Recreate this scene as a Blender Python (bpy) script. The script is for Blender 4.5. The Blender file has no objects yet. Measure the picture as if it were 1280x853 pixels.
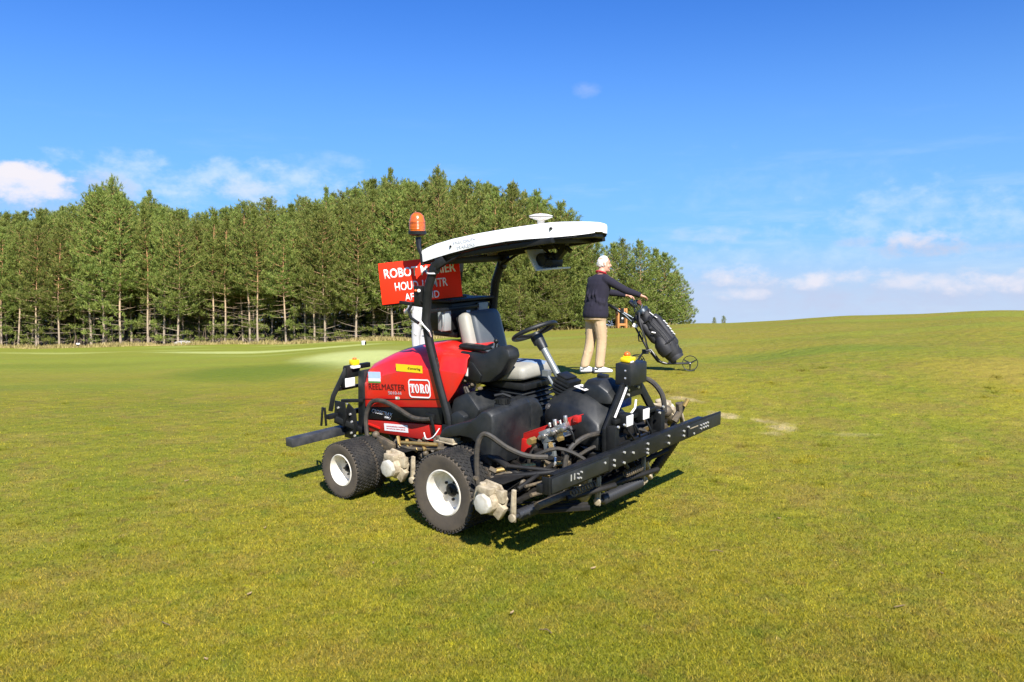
import bpy, bmesh, math, random
import numpy as np
from mathutils import Vector, Matrix

# ------------------------------------------------------------------ camera, light, exposure
SC = bpy.context.scene
COL = SC.collection
PI = math.pi
CAM_Z = 1.62
cam = bpy.data.cameras.new('camera'); cam.lens = 30.0; cam.sensor_width = 36.0
cam.clip_start = 0.1; cam.clip_end = 9000
cam_ob = bpy.data.objects.new('camera', cam); COL.objects.link(cam_ob)
cam_ob.location = (0, 0, CAM_Z)
cam_ob.rotation_euler = (math.radians(90) - math.atan(18.5 / 1066.7), 0, 0)
SC.camera = cam_ob
SC.view_settings.view_transform = 'Standard'
SC.view_settings.look = 'None'
SC.view_settings.gamma = 1
SC.view_settings.use_curve_mapping = False
EXPO = 0.9
SC.view_settings.exposure = EXPO
try:
    SC.cycles.use_denoising = True
    SC.cycles.max_bounces = 6
    SC.cycles.diffuse_bounces = 3
    SC.cycles.glossy_bounces = 3
    SC.cycles.transparent_max_bounces = 8
    SC.cycles.caustics_reflective = False
    SC.cycles.caustics_refractive = False
except Exception:
    pass

SUN = Vector((.30, -1.0, .86)).normalized()
SUN_EL = math.asin(SUN.z); SUN_ROT = math.atan2(SUN.x, SUN.y)
sl = bpy.data.lights.new('sun', 'SUN'); sl.energy = 5.0; sl.angle = math.radians(.53); sl.color = (1, .95, .87)
so = bpy.data.objects.new('sun', sl); COL.objects.link(so)
so.rotation_euler = SUN.to_track_quat('Z', 'Y').to_euler()

def px_azel(u, v):
    """direction of a point of the sky, in radians (azimuth from +Y towards +X, elevation)"""
    x = (u - 640) / 1066.7; z = -(v - 408) / 1066.7
    return math.atan(x), math.atan2(z, math.hypot(x, 1))

def build_world():
    w = bpy.data.worlds.new('World'); SC.world = w; w.use_nodes = True
    nt = w.node_tree; N = nt.nodes; L = nt.links; N.clear()
    out = N.new('ShaderNodeOutputWorld'); bg = N.new('ShaderNodeBackground')
    sky = N.new('ShaderNodeTexSky'); sky.sky_type = 'NISHITA'; sky.sun_disc = False
    sky.sun_elevation = SUN_EL; sky.sun_rotation = SUN_ROT
    sky.air_density = 1.0; sky.dust_density = .35; sky.ozone_density = 3.0
    def math_(op, a, b=None, clamp=False):
        n = N.new('ShaderNodeMath'); n.operation = op; n.use_clamp = clamp
        for i, q in enumerate((a, b)):
            if q is None: continue
            if isinstance(q, (int, float)): n.inputs[i].default_value = q
            else: L.new(q, n.inputs[i])
        return n.outputs[0]
    tc = N.new('ShaderNodeTexCoord'); sp = N.new('ShaderNodeSeparateXYZ'); L.new(tc.outputs['Generated'], sp.inputs[0])
    az = math_('ARCTAN2', sp.outputs[0], sp.outputs[1]); el = math_('ARCSINE', sp.outputs[2])
    def noise(scale, detail, stretch=(1, 1, 1), rough=.55, off=0):
        m = N.new('ShaderNodeMapping'); m.inputs['Scale'].default_value = stretch; m.inputs['Location'].default_value = (off, off, off)
        L.new(tc.outputs['Generated'], m.inputs[0])
        n = N.new('ShaderNodeTexNoise'); n.inputs['Scale'].default_value = scale; n.inputs['Detail'].default_value = detail
        n.inputs['Roughness'].default_value = rough
        L.new(m.outputs[0], n.inputs['Vector']); return n.outputs['Fac']
    nA = noise(22, 6, (1, 1, 1.8)); nB = noise(7, 5, (1, 1, 6), .6, 3.1); nC = noise(48, 4, (1, 1, 1.6), .6, 7.7)
    def smooth(x, a, b):
        n = N.new('ShaderNodeMapRange'); n.interpolation_type = 'SMOOTHSTEP'
        L.new(x, n.inputs[0]); n.inputs[1].default_value = a; n.inputs[2].default_value = b
        return n.outputs[0]
    def blob(u, v, ru, rv, amp, k=1.9, soft=1.5):
        a0, e0 = px_azel(u, v)
        a = math_('DIVIDE', math_('SUBTRACT', az, a0), ru / 1066.7)
        e = math_('DIVIDE', math_('SUBTRACT', el, e0), rv / 1066.7)
        r = math_('ADD', math_('MULTIPLY', a, a), math_('MULTIPLY', e, e))
        f = math_('SUBTRACT', 1.0, r)
        mixn = math_('ADD', math_('MULTIPLY', math_('SUBTRACT', nA, .5), k * 1.4), math_('MULTIPLY', math_('SUBTRACT', nC, .5), k))
        f = math_('ADD', f, mixn)
        return math_('MULTIPLY', smooth(f, 0.0, soft), amp)
    def union(lst):
        c = lst[0]
        for q in lst[1:]: c = math_('MAXIMUM', c, q)
        return c
    # cumulus: sun-lit white bodies
    white = union([blob(38, 230, 62, 26, .95, 1.2, .8), blob(28, 218, 34, 15, 1, 1.1, .8), blob(902, 296, 40, 17, .45, 1.9, 2.2),
                   blob(852, 293, 22, 9, .22, 2.4, 2.4), blob(925, 345, 60, 16, .70, 2.6, 2.0), blob(1150, 297, 46, 14, .60, 2.0, 1.6), blob(1075, 347, 60, 13, .62, 2.6, 2.0),
                   blob(1015, 350, 40, 12, .75, 2.2, 1.6), blob(1238, 351, 66, 15, .78, 2.6, 2.0), blob(922, 368, 46, 9, .6), blob(1150, 352, 60, 12, .6),
                   blob(731, 114, 22, 11, .24, 1.8, 2.2), blob(310, 240, 60, 20, .35, 1.6, 1.4)])
    # mauve cloud undersides
    mauve = union([blob(120, 238, 60, 26, .55, 1.3, 1.2), blob(60, 255, 80, 18, .4, 1.3, 1.2), blob(920, 362, 80, 26, .5), blob(1152, 308, 56, 16, .85, 2.0, 1.5),
                   blob(1090, 372, 230, 34, .85, 1.6, 2.2), blob(1270, 368, 170, 34, .85, 1.6, 2.2), blob(950, 376, 150, 30, .8, 1.6, 2.2), blob(700, 380, 170, 30, .7, 1.6, 2.2), blob(1070, 303, 30, 7, .35),
                   blob(1250, 308, 40, 7, .28)])
    # thin high streaks, strongest low down
    ci = math_('MULTIPLY', smooth(nB, .48, .80), math_('MULTIPLY', smooth(el, .26, .08), smooth(el, -.02, .03)))
    cir = union([math_('MULTIPLY', ci, .42), blob(180, 228, 140, 34, .80, 2.0, 1.6), blob(330, 226, 130, 30, .75, 2.0, 1.6), blob(400, 204, 60, 16, .40, 2.0, 1.8),
                 blob(1000, 318, 230, 24, .50, 2.2, 2.2), blob(1180, 275, 240, 56, .70, 2.4, 2.4), blob(1000, 250, 200, 60, .25, 2.4, 2.6)])
    hz = math_('MULTIPLY', smooth(el, .40, -.02), 1.0)
    hz2 = math_('MULTIPLY', smooth(el, .11, .02), 1.0)
    def mix(f, a, b, blend='MIX'):
        n = N.new('ShaderNodeMix'); n.data_type = 'RGBA'; n.blend_type = blend
        if isinstance(f, (int, float)): n.inputs[0].default_value = f
        else: L.new(f, n.inputs[0])
        for i, q in ((6, a), (7, b)):
            if isinstance(q, tuple): n.inputs[i].default_value = (*q, 1)
            else: L.new(q, n.inputs[i])
        return n.outputs[2]
    K = 1 / .105
    def kc(*c): return tuple(q * K for q in c)
    S = 1 / (2 ** EXPO)
    def pic(r, g, b):   # a displayed 0..1 linear colour -> radiance before exposure, in sky units
        return tuple(q * S * K for q in (r, g, b))
    base = mix(1.0, sky.outputs[0], (.205, .475, .93), 'MULTIPLY')
    base = mix(math_('MULTIPLY', hz, .92), base, pic(.30, .63, 1.0))
    base = mix(math_('MULTIPLY', hz2, .85), base, pic(.60, .71, .92))
    base = mix(cir, base, pic(.66, .83, 1.0))
    base = mix(mauve, base, pic(.57, .63, .84))
    base = mix(white, base, pic(.93, .90, .97))
    L.new(base, bg.inputs[0]); bg.inputs[1].default_value = .105
    L.new(bg.outputs[0], out.inputs[0])
build_world()

# ------------------------------------------------------------------ materials
_M = {}
def mat(name, col, rough=.5, metal=0., var=0., vscale=8., col2=None, bump=0., bscale=60., spec=.5, coat=0., sub=None):
    if name in _M: return _M[name]
    m = bpy.data.materials.new(name); m.use_nodes = True; nt = m.node_tree; N = nt.nodes; L = nt.links
    b = N['Principled BSDF']
    b.inputs['Base Color'].default_value = (*col, 1); b.inputs['Roughness'].default_value = rough
    b.inputs['Metallic'].default_value = metal
    b.inputs['Specular IOR Level'].default_value = spec
    if coat: b.inputs['Coat Weight'].default_value = coat; b.inputs['Coat Roughness'].default_value = .08
    tc = N.new('ShaderNodeTexCoord')
    if var > 0 or col2:
        n = N.new('ShaderNodeTexNoise'); n.inputs['Scale'].default_value = vscale; n.inputs['Detail'].default_value = 6
        n.inputs['Roughness'].default_value = .65
        L.new(tc.outputs['Object'], n.inputs['Vector'])
        r = N.new('ShaderNodeMapRange'); r.inputs[1].default_value = .40; r.inputs[2].default_value = .72
        L.new(n.outputs['Fac'], r.inputs[0])
        mx = N.new('ShaderNodeMix'); mx.data_type = 'RGBA'
        mx.inputs[6].default_value = (*col, 1); mx.inputs[7].default_value = (*(col2 or tuple(c * .5 for c in col)), 1)
        s = N.new('ShaderNodeMath'); s.operation = 'MULTIPLY'; s.inputs[1].default_value = var
        L.new(r.outputs[0], s.inputs[0]); L.new(s.outputs[0], mx.inputs[0]); L.new(mx.outputs[2], b.inputs['Base Color'])
        rr = N.new('ShaderNodeMath'); rr.operation = 'MULTIPLY_ADD'; rr.inputs[1].default_value = .3; rr.inputs[2].default_value = rough
        L.new(s.outputs[0], rr.inputs[0]); L.new(rr.outputs[0], b.inputs['Roughness'])
    if bump > 0:
        n2 = N.new('ShaderNodeTexNoise'); n2.inputs['Scale'].default_value = bscale; n2.inputs['Detail'].default_value = 4
        L.new(tc.outputs['Object'], n2.inputs['Vector'])
        bp = N.new('ShaderNodeBump'); bp.inputs['Strength'].default_value = bump; bp.inputs['Distance'].default_value = .01
        L.new(n2.outputs['Fac'], bp.inputs['Height']); L.new(bp.outputs[0], b.inputs['Normal'])
    _M[name] = m; return m

RED = mat('red_paint', (.70, .015, .010), .30, 0, .45, 6, (.40, .04, .025), bump=.02, bscale=6, coat=.35)
REDM = mat('red_frame_paint', (.50, .015, .012), .4, 0, .4, 14, (.22, .03, .02))
BLK = mat('black_paint', (.007, .008, .009), .42, 0, .4, 9, (.026, .025, .022), bump=.05, spec=.3)
BLKF = mat('black_frame_steel', (.010, .010, .010), .5, 0, .5, 7, (.036, .030, .022), bump=.08, spec=.3)
PLAS = mat('dark_plastic', (.009, .011, .013), .42, 0, .6, 6, (.032, .032, .030), bump=.10, bscale=180)
RUB = mat('tyre_rubber', (.010, .010, .010), .66, 0, .6, 12, (.048, .042, .032), bump=.2, bscale=120)
WALL = mat('tyre_sidewall', (.088, .070, .050), .8, 0, .7, 8, (.035, .030, .026), bump=.15, bscale=90)
RIM = mat('white_rim_paint', (.74, .71, .64), .35, 0, .8, 11, (.42, .35, .24))
CREAM = mat('cream_cast_housing', (.46, .39, .27), .5, 0, 1., 13, (.12, .085, .045), bump=.05, bscale=40)
CREAM2 = mat('pale_motor_cap', (.54, .52, .45), .5, 0, .9, 12, (.26, .21, .13))
STEEL = mat('bare_steel', (.55, .53, .50), .34, .9, .5, 20, (.28, .24, .20))
ZINC = mat('zinc_bolt', (.72, .71, .68), .35, .6)
BRASS = mat('brass_fitting', (.55, .38, .13), .4, .7, .6, 25, (.18, .12, .06))
DIRTM = mat('oily_metal', (.085, .072, .055), .55, .3, .8, 16, (.24, .18, .10), bump=.2)
HOSE = mat('hydraulic_hose_rubber', (.026, .024, .021), .6, 0, .7, 18, (.085, .068, .045), bump=.1)
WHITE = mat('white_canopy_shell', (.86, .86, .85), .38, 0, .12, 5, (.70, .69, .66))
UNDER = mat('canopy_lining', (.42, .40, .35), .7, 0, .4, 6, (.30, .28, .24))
SEATG = mat('slate_seat_vinyl', (.060, .073, .086), .5, 0, .35, 9, (.09, .10, .105), bump=.12, bscale=140)
SEATC = mat('cream_seat_vinyl', (.30, .29, .25), .5, 0, .35, 9, (.42, .38, .30), bump=.1, bscale=140)
SEATB = mat('blue_grey_seat_vinyl', (.16, .23, .34), .5, 0, .3, 9, (.22, .27, .34))
SIGNR = mat('red_sign_face', (.92, .030, .008), .5, 0, .15, 5, (.75, .04, .015), spec=.15)
LETW = mat('white_lettering', (.86, .85, .83), .5)
LETG = mat('grey_lettering', (.42, .42, .44), .5)
LETD = mat('dark_lettering', (.05, .006, .006), .5)
YEL = mat('yellow_label', (.85, .62, .01), .45, 0, .2, 30, (.75, .5, .02))
LABW = mat('white_label', (.82, .80, .78), .5, 0, .15, 30, (.7, .66, .6))
LABB = mat('pale_blue_label', (.45, .60, .82), .5, 0, .3, 20, (.7, .8, .9))
LABG = mat('green_label', (.10, .30, .06), .5)
AMBER = mat('amber_lens', (.62, .13, .012), .18, 0, .6, 22, (.22, .03, .01), coat=.5)
ORANGE = mat('orange_lens', (.80, .14, .02), .3)
GREYBOX = mat('grey_sensor_housing', (.30, .33, .33), .45, 0, .25, 12, (.40, .42, .42))
SENS = mat('pale_grey_sensor_plate', (.60, .64, .65), .4, 0, .2, 12, (.50, .53, .53))
GREYMET = mat('grey_bracket_metal', (.20, .22, .22), .42, .4, .4, 20, (.32, .32, .30))
MATT = mat('tan_floor_mat', (.34, .29, .20), .85, 0, .6, 12, (.22, .18, .12), bump=.25)
NAVY = mat('navy_jumper_wool', (.011, .009, .020), .9, 0, .3, 8, (.018, .015, .030), bump=.25, bscale=90)
CHINO = mat('khaki_trouser_cotton', (.47, .335, .20), .85, 0, .5, 7, (.37, .26, .15), bump=.3, bscale=30)
PALE = mat('pale_grey_trouser_cotton', (.44, .43, .44), .85, 0, .3, 7, (.48, .46, .47), bump=.3, bscale=30)
SKIN = mat('skin', (.62, .32, .22), .5, 0, .4, 20, (.56, .25, .18))
HAIR = mat('white_hair', (.64, .61, .56), .7, 0, .7, 34, (.40, .37, .32), bump=.6, bscale=70)
SHOE = mat('white_shoe_leather', (.80, .79, .77), .45, 0, .2, 12, (.6, .58, .52))
COLLAR = mat('red_collar_cotton', (.42, .02, .03), .85)
BAGK = mat('black_bag_nylon', (.008, .008, .010), .6, 0, .4, 14, (.018, .017, .020), bump=.25, bscale=50)
BAGG = mat('charcoal_bag_nylon', (.018, .018, .022), .62, 0, .4, 14, (.030, .029, .034), bump=.25, bscale=50)
CARTK = mat('black_cart_tube', (.014, .014, .016), .4)
CLUB = mat('blue_grey_club_shaft', (.025, .038, .050), .4, .3)
EYE = mat('dark_eye', (.02, .015, .012), .3)
TIMBER = mat('orange_timber', (.50, .21, .06), .7, 0, .5, 12, (.36, .14, .04), bump=.2)
BINK = mat('black_bin_plastic', (.015, .016, .015), .5)

# ------------------------------------------------------------------ mesh helpers
class MB:
    def __init__(s): s.v = []; s.f = []
    def add(s, vs, fs):
        o = len(s.v); s.v += [tuple(p) for p in vs]; s.f += [tuple(i + o for i in f) for f in fs]; return s
    def box(s, c, size, rot=None):
        h = [q / 2 for q in size]; vs = []
        for sx in (-1, 1):
            for sy in (-1, 1):
                for sz in (-1, 1):
                    p = Vector((sx * h[0], sy * h[1], sz * h[2]))
                    if rot is not None: p = rot @ p
                    vs.append(p + Vector(c))
        return s.add(vs, [(0, 1, 3, 2), (4, 6, 7, 5), (0, 4, 5, 1), (2, 3, 7, 6), (0, 2, 6, 4), (1, 5, 7, 3)])
    def loft(s, rings, cap=True, closed=True):
        n = len(rings[0]); o = []
        vs = [p for r in rings for p in r]; fs = []
        for i in range(len(rings) - 1):
            for j in range(n if closed else n - 1):
                k = (j + 1) % n
                fs.append((i * n + j, i * n + k, (i + 1) * n + k, (i + 1) * n + j))
        if cap:
            fs.append(tuple(reversed(range(n)))); fs.append(tuple((len(rings) - 1) * n + j for j in range(n)))
        return s.add(vs, fs)
    def tube(s, path, r, n=8, cap=True, flat=1., phase=0., up=None):
        P = [Vector(p) for p in path]; R = r if isinstance(r, (list, tuple)) else [r] * len(P)
        rings = []; prev = None
        for i, p in enumerate(P):
            t = (P[min(i + 1, len(P) - 1)] - P[max(i - 1, 0)])
            if t.length < 1e-9: t = Vector((0, 0, 1))
            t.normalize()
            if prev is None:
                a = Vector(up) if up is not None else (Vector((0, 0, 1)) if abs(t.z) < .9 else Vector((1, 0, 0)))
                x = (a - t * a.dot(t)).normalized()
            else:
                x = (prev - t * prev.dot(t)).normalized()
            prev = x; y = t.cross(x)
            rings.append([p + (x * math.cos(2 * PI * k / n + phase) * flat + y * math.sin(2 * PI * k / n + phase)) * R[i] for k in range(n)])
        return s.loft(rings, cap)
    def bar(s, path, w):      # square tube
        return s.tube(path, w * .7071, 4, True, 1., PI / 4)
    def cyl(s, p0, p1, r0, r1=None, n=16): return s.tube([p0, p1], [r0, r0 if r1 is None else r1], n)
    def prism(s, poly, axis, a, b):
        def P(p, t):
            return {'X': (t, p[0], p[1]), 'Y': (p[0], t, p[1]), 'Z': (p[0], p[1], t)}[axis]
        return s.loft([[P(p, a) for p in poly], [P(p, b) for p in poly]])
    def lathe(s, prof, origin, axis, n=24, cap=True):
        rings = []
        for r, h in prof:
            ring = []
            for k in range(n):
                a = 2 * PI * k / n; c, d = r * math.cos(a), r * math.sin(a)
                q = {'X': (h, c, d), 'Y': (c, h, d), 'Z': (c, d, h)}[axis]
                ring.append(tuple(q[i] + origin[i] for i in range(3)))
            rings.append(ring)
        return s.loft(rings, cap)
    def ball(s, c, r, n=12, m=8):
        if isinstance(r, (int, float)): r = (r, r, r)
        rings = []
        for i in range(m + 1):
            t = PI * (i / m) if 0 < i < m else (PI * .02 if i == 0 else PI * .98)
            rings.append([(c[0] + r[0] * math.sin(t) * math.cos(2 * PI * k / n), c[1] + r[1] * math.sin(t) * math.sin(2 * PI * k / n), c[2] - r[2] * math.cos(t)) for k in range(n)])
        return s.loft(rings)
    def rotate(s, M):
        s.v = [tuple(M @ Vector(p)) for p in s.v]; return s
    def mesh(s, name, bevel=0., seg=2, sharp=38., smooth=True):
        me = bpy.data.meshes.new(name); me.from_pydata(s.v, [], s.f)
        bm = bmesh.new(); bm.from_mesh(me)
        bmesh.ops.recalc_face_normals(bm, faces=bm.faces)
        if bevel > 0:
            es = [e for e in bm.edges if len(e.link_faces) == 2 and e.calc_face_angle(0) > math.radians(28)]
            bmesh.ops.bevel(bm, geom=es, offset=bevel, segments=seg, profile=.5, affect='EDGES', clamp_overlap=True)
        bm.to_mesh(me); bm.free()
        if smooth:
            me.polygons.foreach_set('use_smooth', [True] * len(me.polygons))
            me.set_sharp_from_angle(angle=math.radians(sharp))
        return me

def obj(name, me, m=None, parent=None):
    o = bpy.data.objects.new(name, me); COL.objects.link(o)
    if m is not None and not len(me.materials): me.materials.append(m)
    if parent is not None: o.parent = parent
    return o
def part(name, mb, m, parent, bevel=0., label=None, **k):
    o = obj(name, mb.mesh(name, bevel, **k), m, parent)
    if label: o['label'] = label
    return o
def islands(mb):
    p = list(range(len(mb.v)))
    def f(a):
        while p[a] != a: p[a] = p[p[a]]; a = p[a]
        return a
    for fc in mb.f:
        for q in fc[1:]: p[f(q)] = f(fc[0])
    g = {}
    for fc in mb.f: g.setdefault(f(fc[0]), []).append(fc)
    out = []
    for fs in g.values():
        ids = sorted({i for fc in fs for i in fc}); mp = {i: k for k, i in enumerate(ids)}
        m = MB(); m.v = [mb.v[i] for i in ids]; m.f = [tuple(mp[i] for i in fc) for fc in fs]; out.append(m)
    return out
def each(name, mb, m, parent, bevel=0., **k):
    for q in islands(mb): part(name, q, m, parent, bevel, **k)
def thing(name, label, cat, loc=(0, 0, 0), rz=0., group=None, matrix=None):
    o = bpy.data.objects.new(name, None); COL.objects.link(o); o.empty_display_size = .2
    if matrix is not None: o.matrix_world = matrix
    else: o.location = loc; o.rotation_euler = (0, 0, rz)
    tag(o, label, cat, group); return o
def tag(o, label, cat, group=None):
    o['label'] = label; o['category'] = cat
    if group: o['group'] = group
    return o
def fuse(mb, voxel, it=6, name='mesh'):
    """closed shapes -> one continuous skin"""
    me = mb.mesh(name); o = bpy.data.objects.new(name, me); COL.objects.link(o)
    r = o.modifiers.new('r', 'REMESH'); r.mode = 'VOXEL'; r.voxel_size = voxel
    q = o.modifiers.new('q', 'SMOOTH'); q.factor = .5; q.iterations = it
    dg = bpy.context.evaluated_depsgraph_get(); out = bpy.data.meshes.new_from_object(o.evaluated_get(dg))
    bpy.data.objects.remove(o); bpy.data.meshes.remove(me); out.name = name
    out.polygons.foreach_set('use_smooth', [True] * len(out.polygons))
    return out
def text_mesh(body, w, h, bold=0., depth=.002):
    """flat lettering fitted in a w x h box centred on the origin, in the XZ plane facing -Y"""
    cu = bpy.data.curves.new('t', 'FONT'); cu.body = body; cu.size = 1; cu.offset = bold; cu.resolution_u = 3; cu.align_x = 'CENTER'
    o = bpy.data.objects.new('t', cu); COL.objects.link(o)
    dg = bpy.context.evaluated_depsgraph_get(); me = bpy.data.meshes.new_from_object(o.evaluated_get(dg))
    bpy.data.objects.remove(o); bpy.data.curves.remove(cu)
    n = len(me.vertices); co = np.empty(n * 3, np.float32); me.vertices.foreach_get('co', co); co = co.reshape(-1, 3)
    mn, mx = co.min(0), co.max(0)
    out = np.empty_like(co)
    out[:, 0] = ((co[:, 0] - mn[0]) / (mx[0] - mn[0]) - .5) * w
    out[:, 2] = ((co[:, 1] - mn[1]) / (mx[1] - mn[1]) - .5) * h
    out[:, 1] = 0
    me.vertices.foreach_set('co', out.ravel())
    bm = bmesh.new(); bm.from_mesh(me)
    r = bmesh.ops.extrude_face_region(bm, geom=list(bm.faces))
    for q in r['geom']:
        if isinstance(q, bmesh.types.BMVert): q.co.y -= depth
    bmesh.ops.recalc_face_normals(bm, faces=bm.faces)
    bm.to_mesh(me); bm.free(); me.name = 'lettering'
    return me
def xform(me, M):
    me.transform(M); me.update(); return me

# ------------------------------------------------------------------ ground
GD = np.array([0, 3, 5, 7.5, 9.5, 11, 13, 14.8, 16, 20, 27, 36, 48, 60, 75, 110, 200, 600, 5000], float)
PL = lambda d: .082 + .125 * (d - 7.519)
_near = [-.62, -.44, PL(5), PL(7.5), PL(9.5)]
GU = np.array([-700, 0, 300, 500, 640, 770, 880, 1080, 1280, 1900], float)
_far = [
 [.45, .55, .59, .61, .64, .605, .50, .28, .08, 0, -.4, -1, -4, -6],
 [.46, .56, .595, .615, .645, .61, .50, .28, .08, 0, -.4, -1, -4, -6],
 [.47, .59, .64, .67, .73, .74, .68, .53, .34, .2, -.2, -1, -4, -6],
 [.50, .67, .77, .84, .94, 1.00, .95, .78, .60, .45, 0, -1, -4, -6],
 [.52, .76, .86, 1.00, 1.16, 1.27, 1.30, 1.28, 1.22, 1.0, .2, -1.5, -4, -6],
 [.58, .92, .90, 1.02, 1.22, 1.36, 1.44, 1.50, 1.48, 1.2, .2, -2, -4, -6],
 [.62, .95, .97, 1.10, 1.40, 1.58, 1.72, 1.70, 1.45, .8, -1, -3, -5, -6],
 [.64, 1.02, 1.23, 1.36, 1.60, 1.90, 2.06, 2.00, 1.7, 1.0, -1, -3, -5, -6],
 [.66, 1.08, 1.32, 1.46, 1.75, 2.08, 2.25, 2.15, 1.8, 1.1, -1, -3, -5, -6],
 [.66, 1.08, 1.32, 1.46, 1.75, 2.08, 2.25, 2.15, 1.8, 1.1, -1, -3, -5, -6]]
GZ = np.array([_near + r for r in _far])
GT = np.gradient(GZ, axis=1) / np.gradient(GD)[None, :]
for i in range(1, len(GD) - 1):   # tangents by distance-weighted slopes
    h0, h1 = GD[i] - GD[i - 1], GD[i + 1] - GD[i]
    s0 = (GZ[:, i] - GZ[:, i - 1]) / h0; s1 = (GZ[:, i + 1] - GZ[:, i]) / h1
    GT[:, i] = (s0 * h1 + s1 * h0) / (h0 + h1)
def ground_z(x, y):
    x = np.asarray(x, float); y = np.asarray(y, float)
    a = np.arctan2(x, y); r = np.hypot(x, y); ac = np.clip(a, -.9, .9)
    d = np.clip(r * np.where(np.abs(a) < .9, np.cos(a), math.cos(.9)), 0, 4999)
    u = np.clip(640 + 1066.7 * np.tan(ac), GU[0], GU[-1] - 1e-6)
    j = np.clip(np.searchsorted(GU, u, side='right') - 1, 0, len(GU) - 2)
    t = (u - GU[j]) / (GU[j + 1] - GU[j]); t = t * t * (3 - 2 * t)
    i = np.clip(np.searchsorted(GD, d, side='right') - 1, 0, len(GD) - 2)
    h = GD[i + 1] - GD[i]; s = (d - GD[i]) / h
    h00 = 2 * s**3 - 3 * s**2 + 1; h10 = s**3 - 2 * s**2 + s; h01 = -2 * s**3 + 3 * s**2; h11 = s**3 - s**2
    def col(jj): return h00 * GZ[jj, i] + h10 * h * GT[jj, i] + h01 * GZ[jj, i + 1] + h11 * h * GT[jj, i + 1]
    z = col(j) * (1 - t) + col(j + 1) * t
    w = np.clip((d - 9.5) / 5, 0, 1) * np.clip((160 - d) / 60, 0, 1)
    z = z + w * .035 * (np.sin(x * .55 + y * .21) * np.sin(y * .34 - x * .13) + .5 * np.sin(x * 1.3 + 2) * np.sin(y * .8))
    return z
def gz(x, y): return float(ground_z(x, y))

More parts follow.
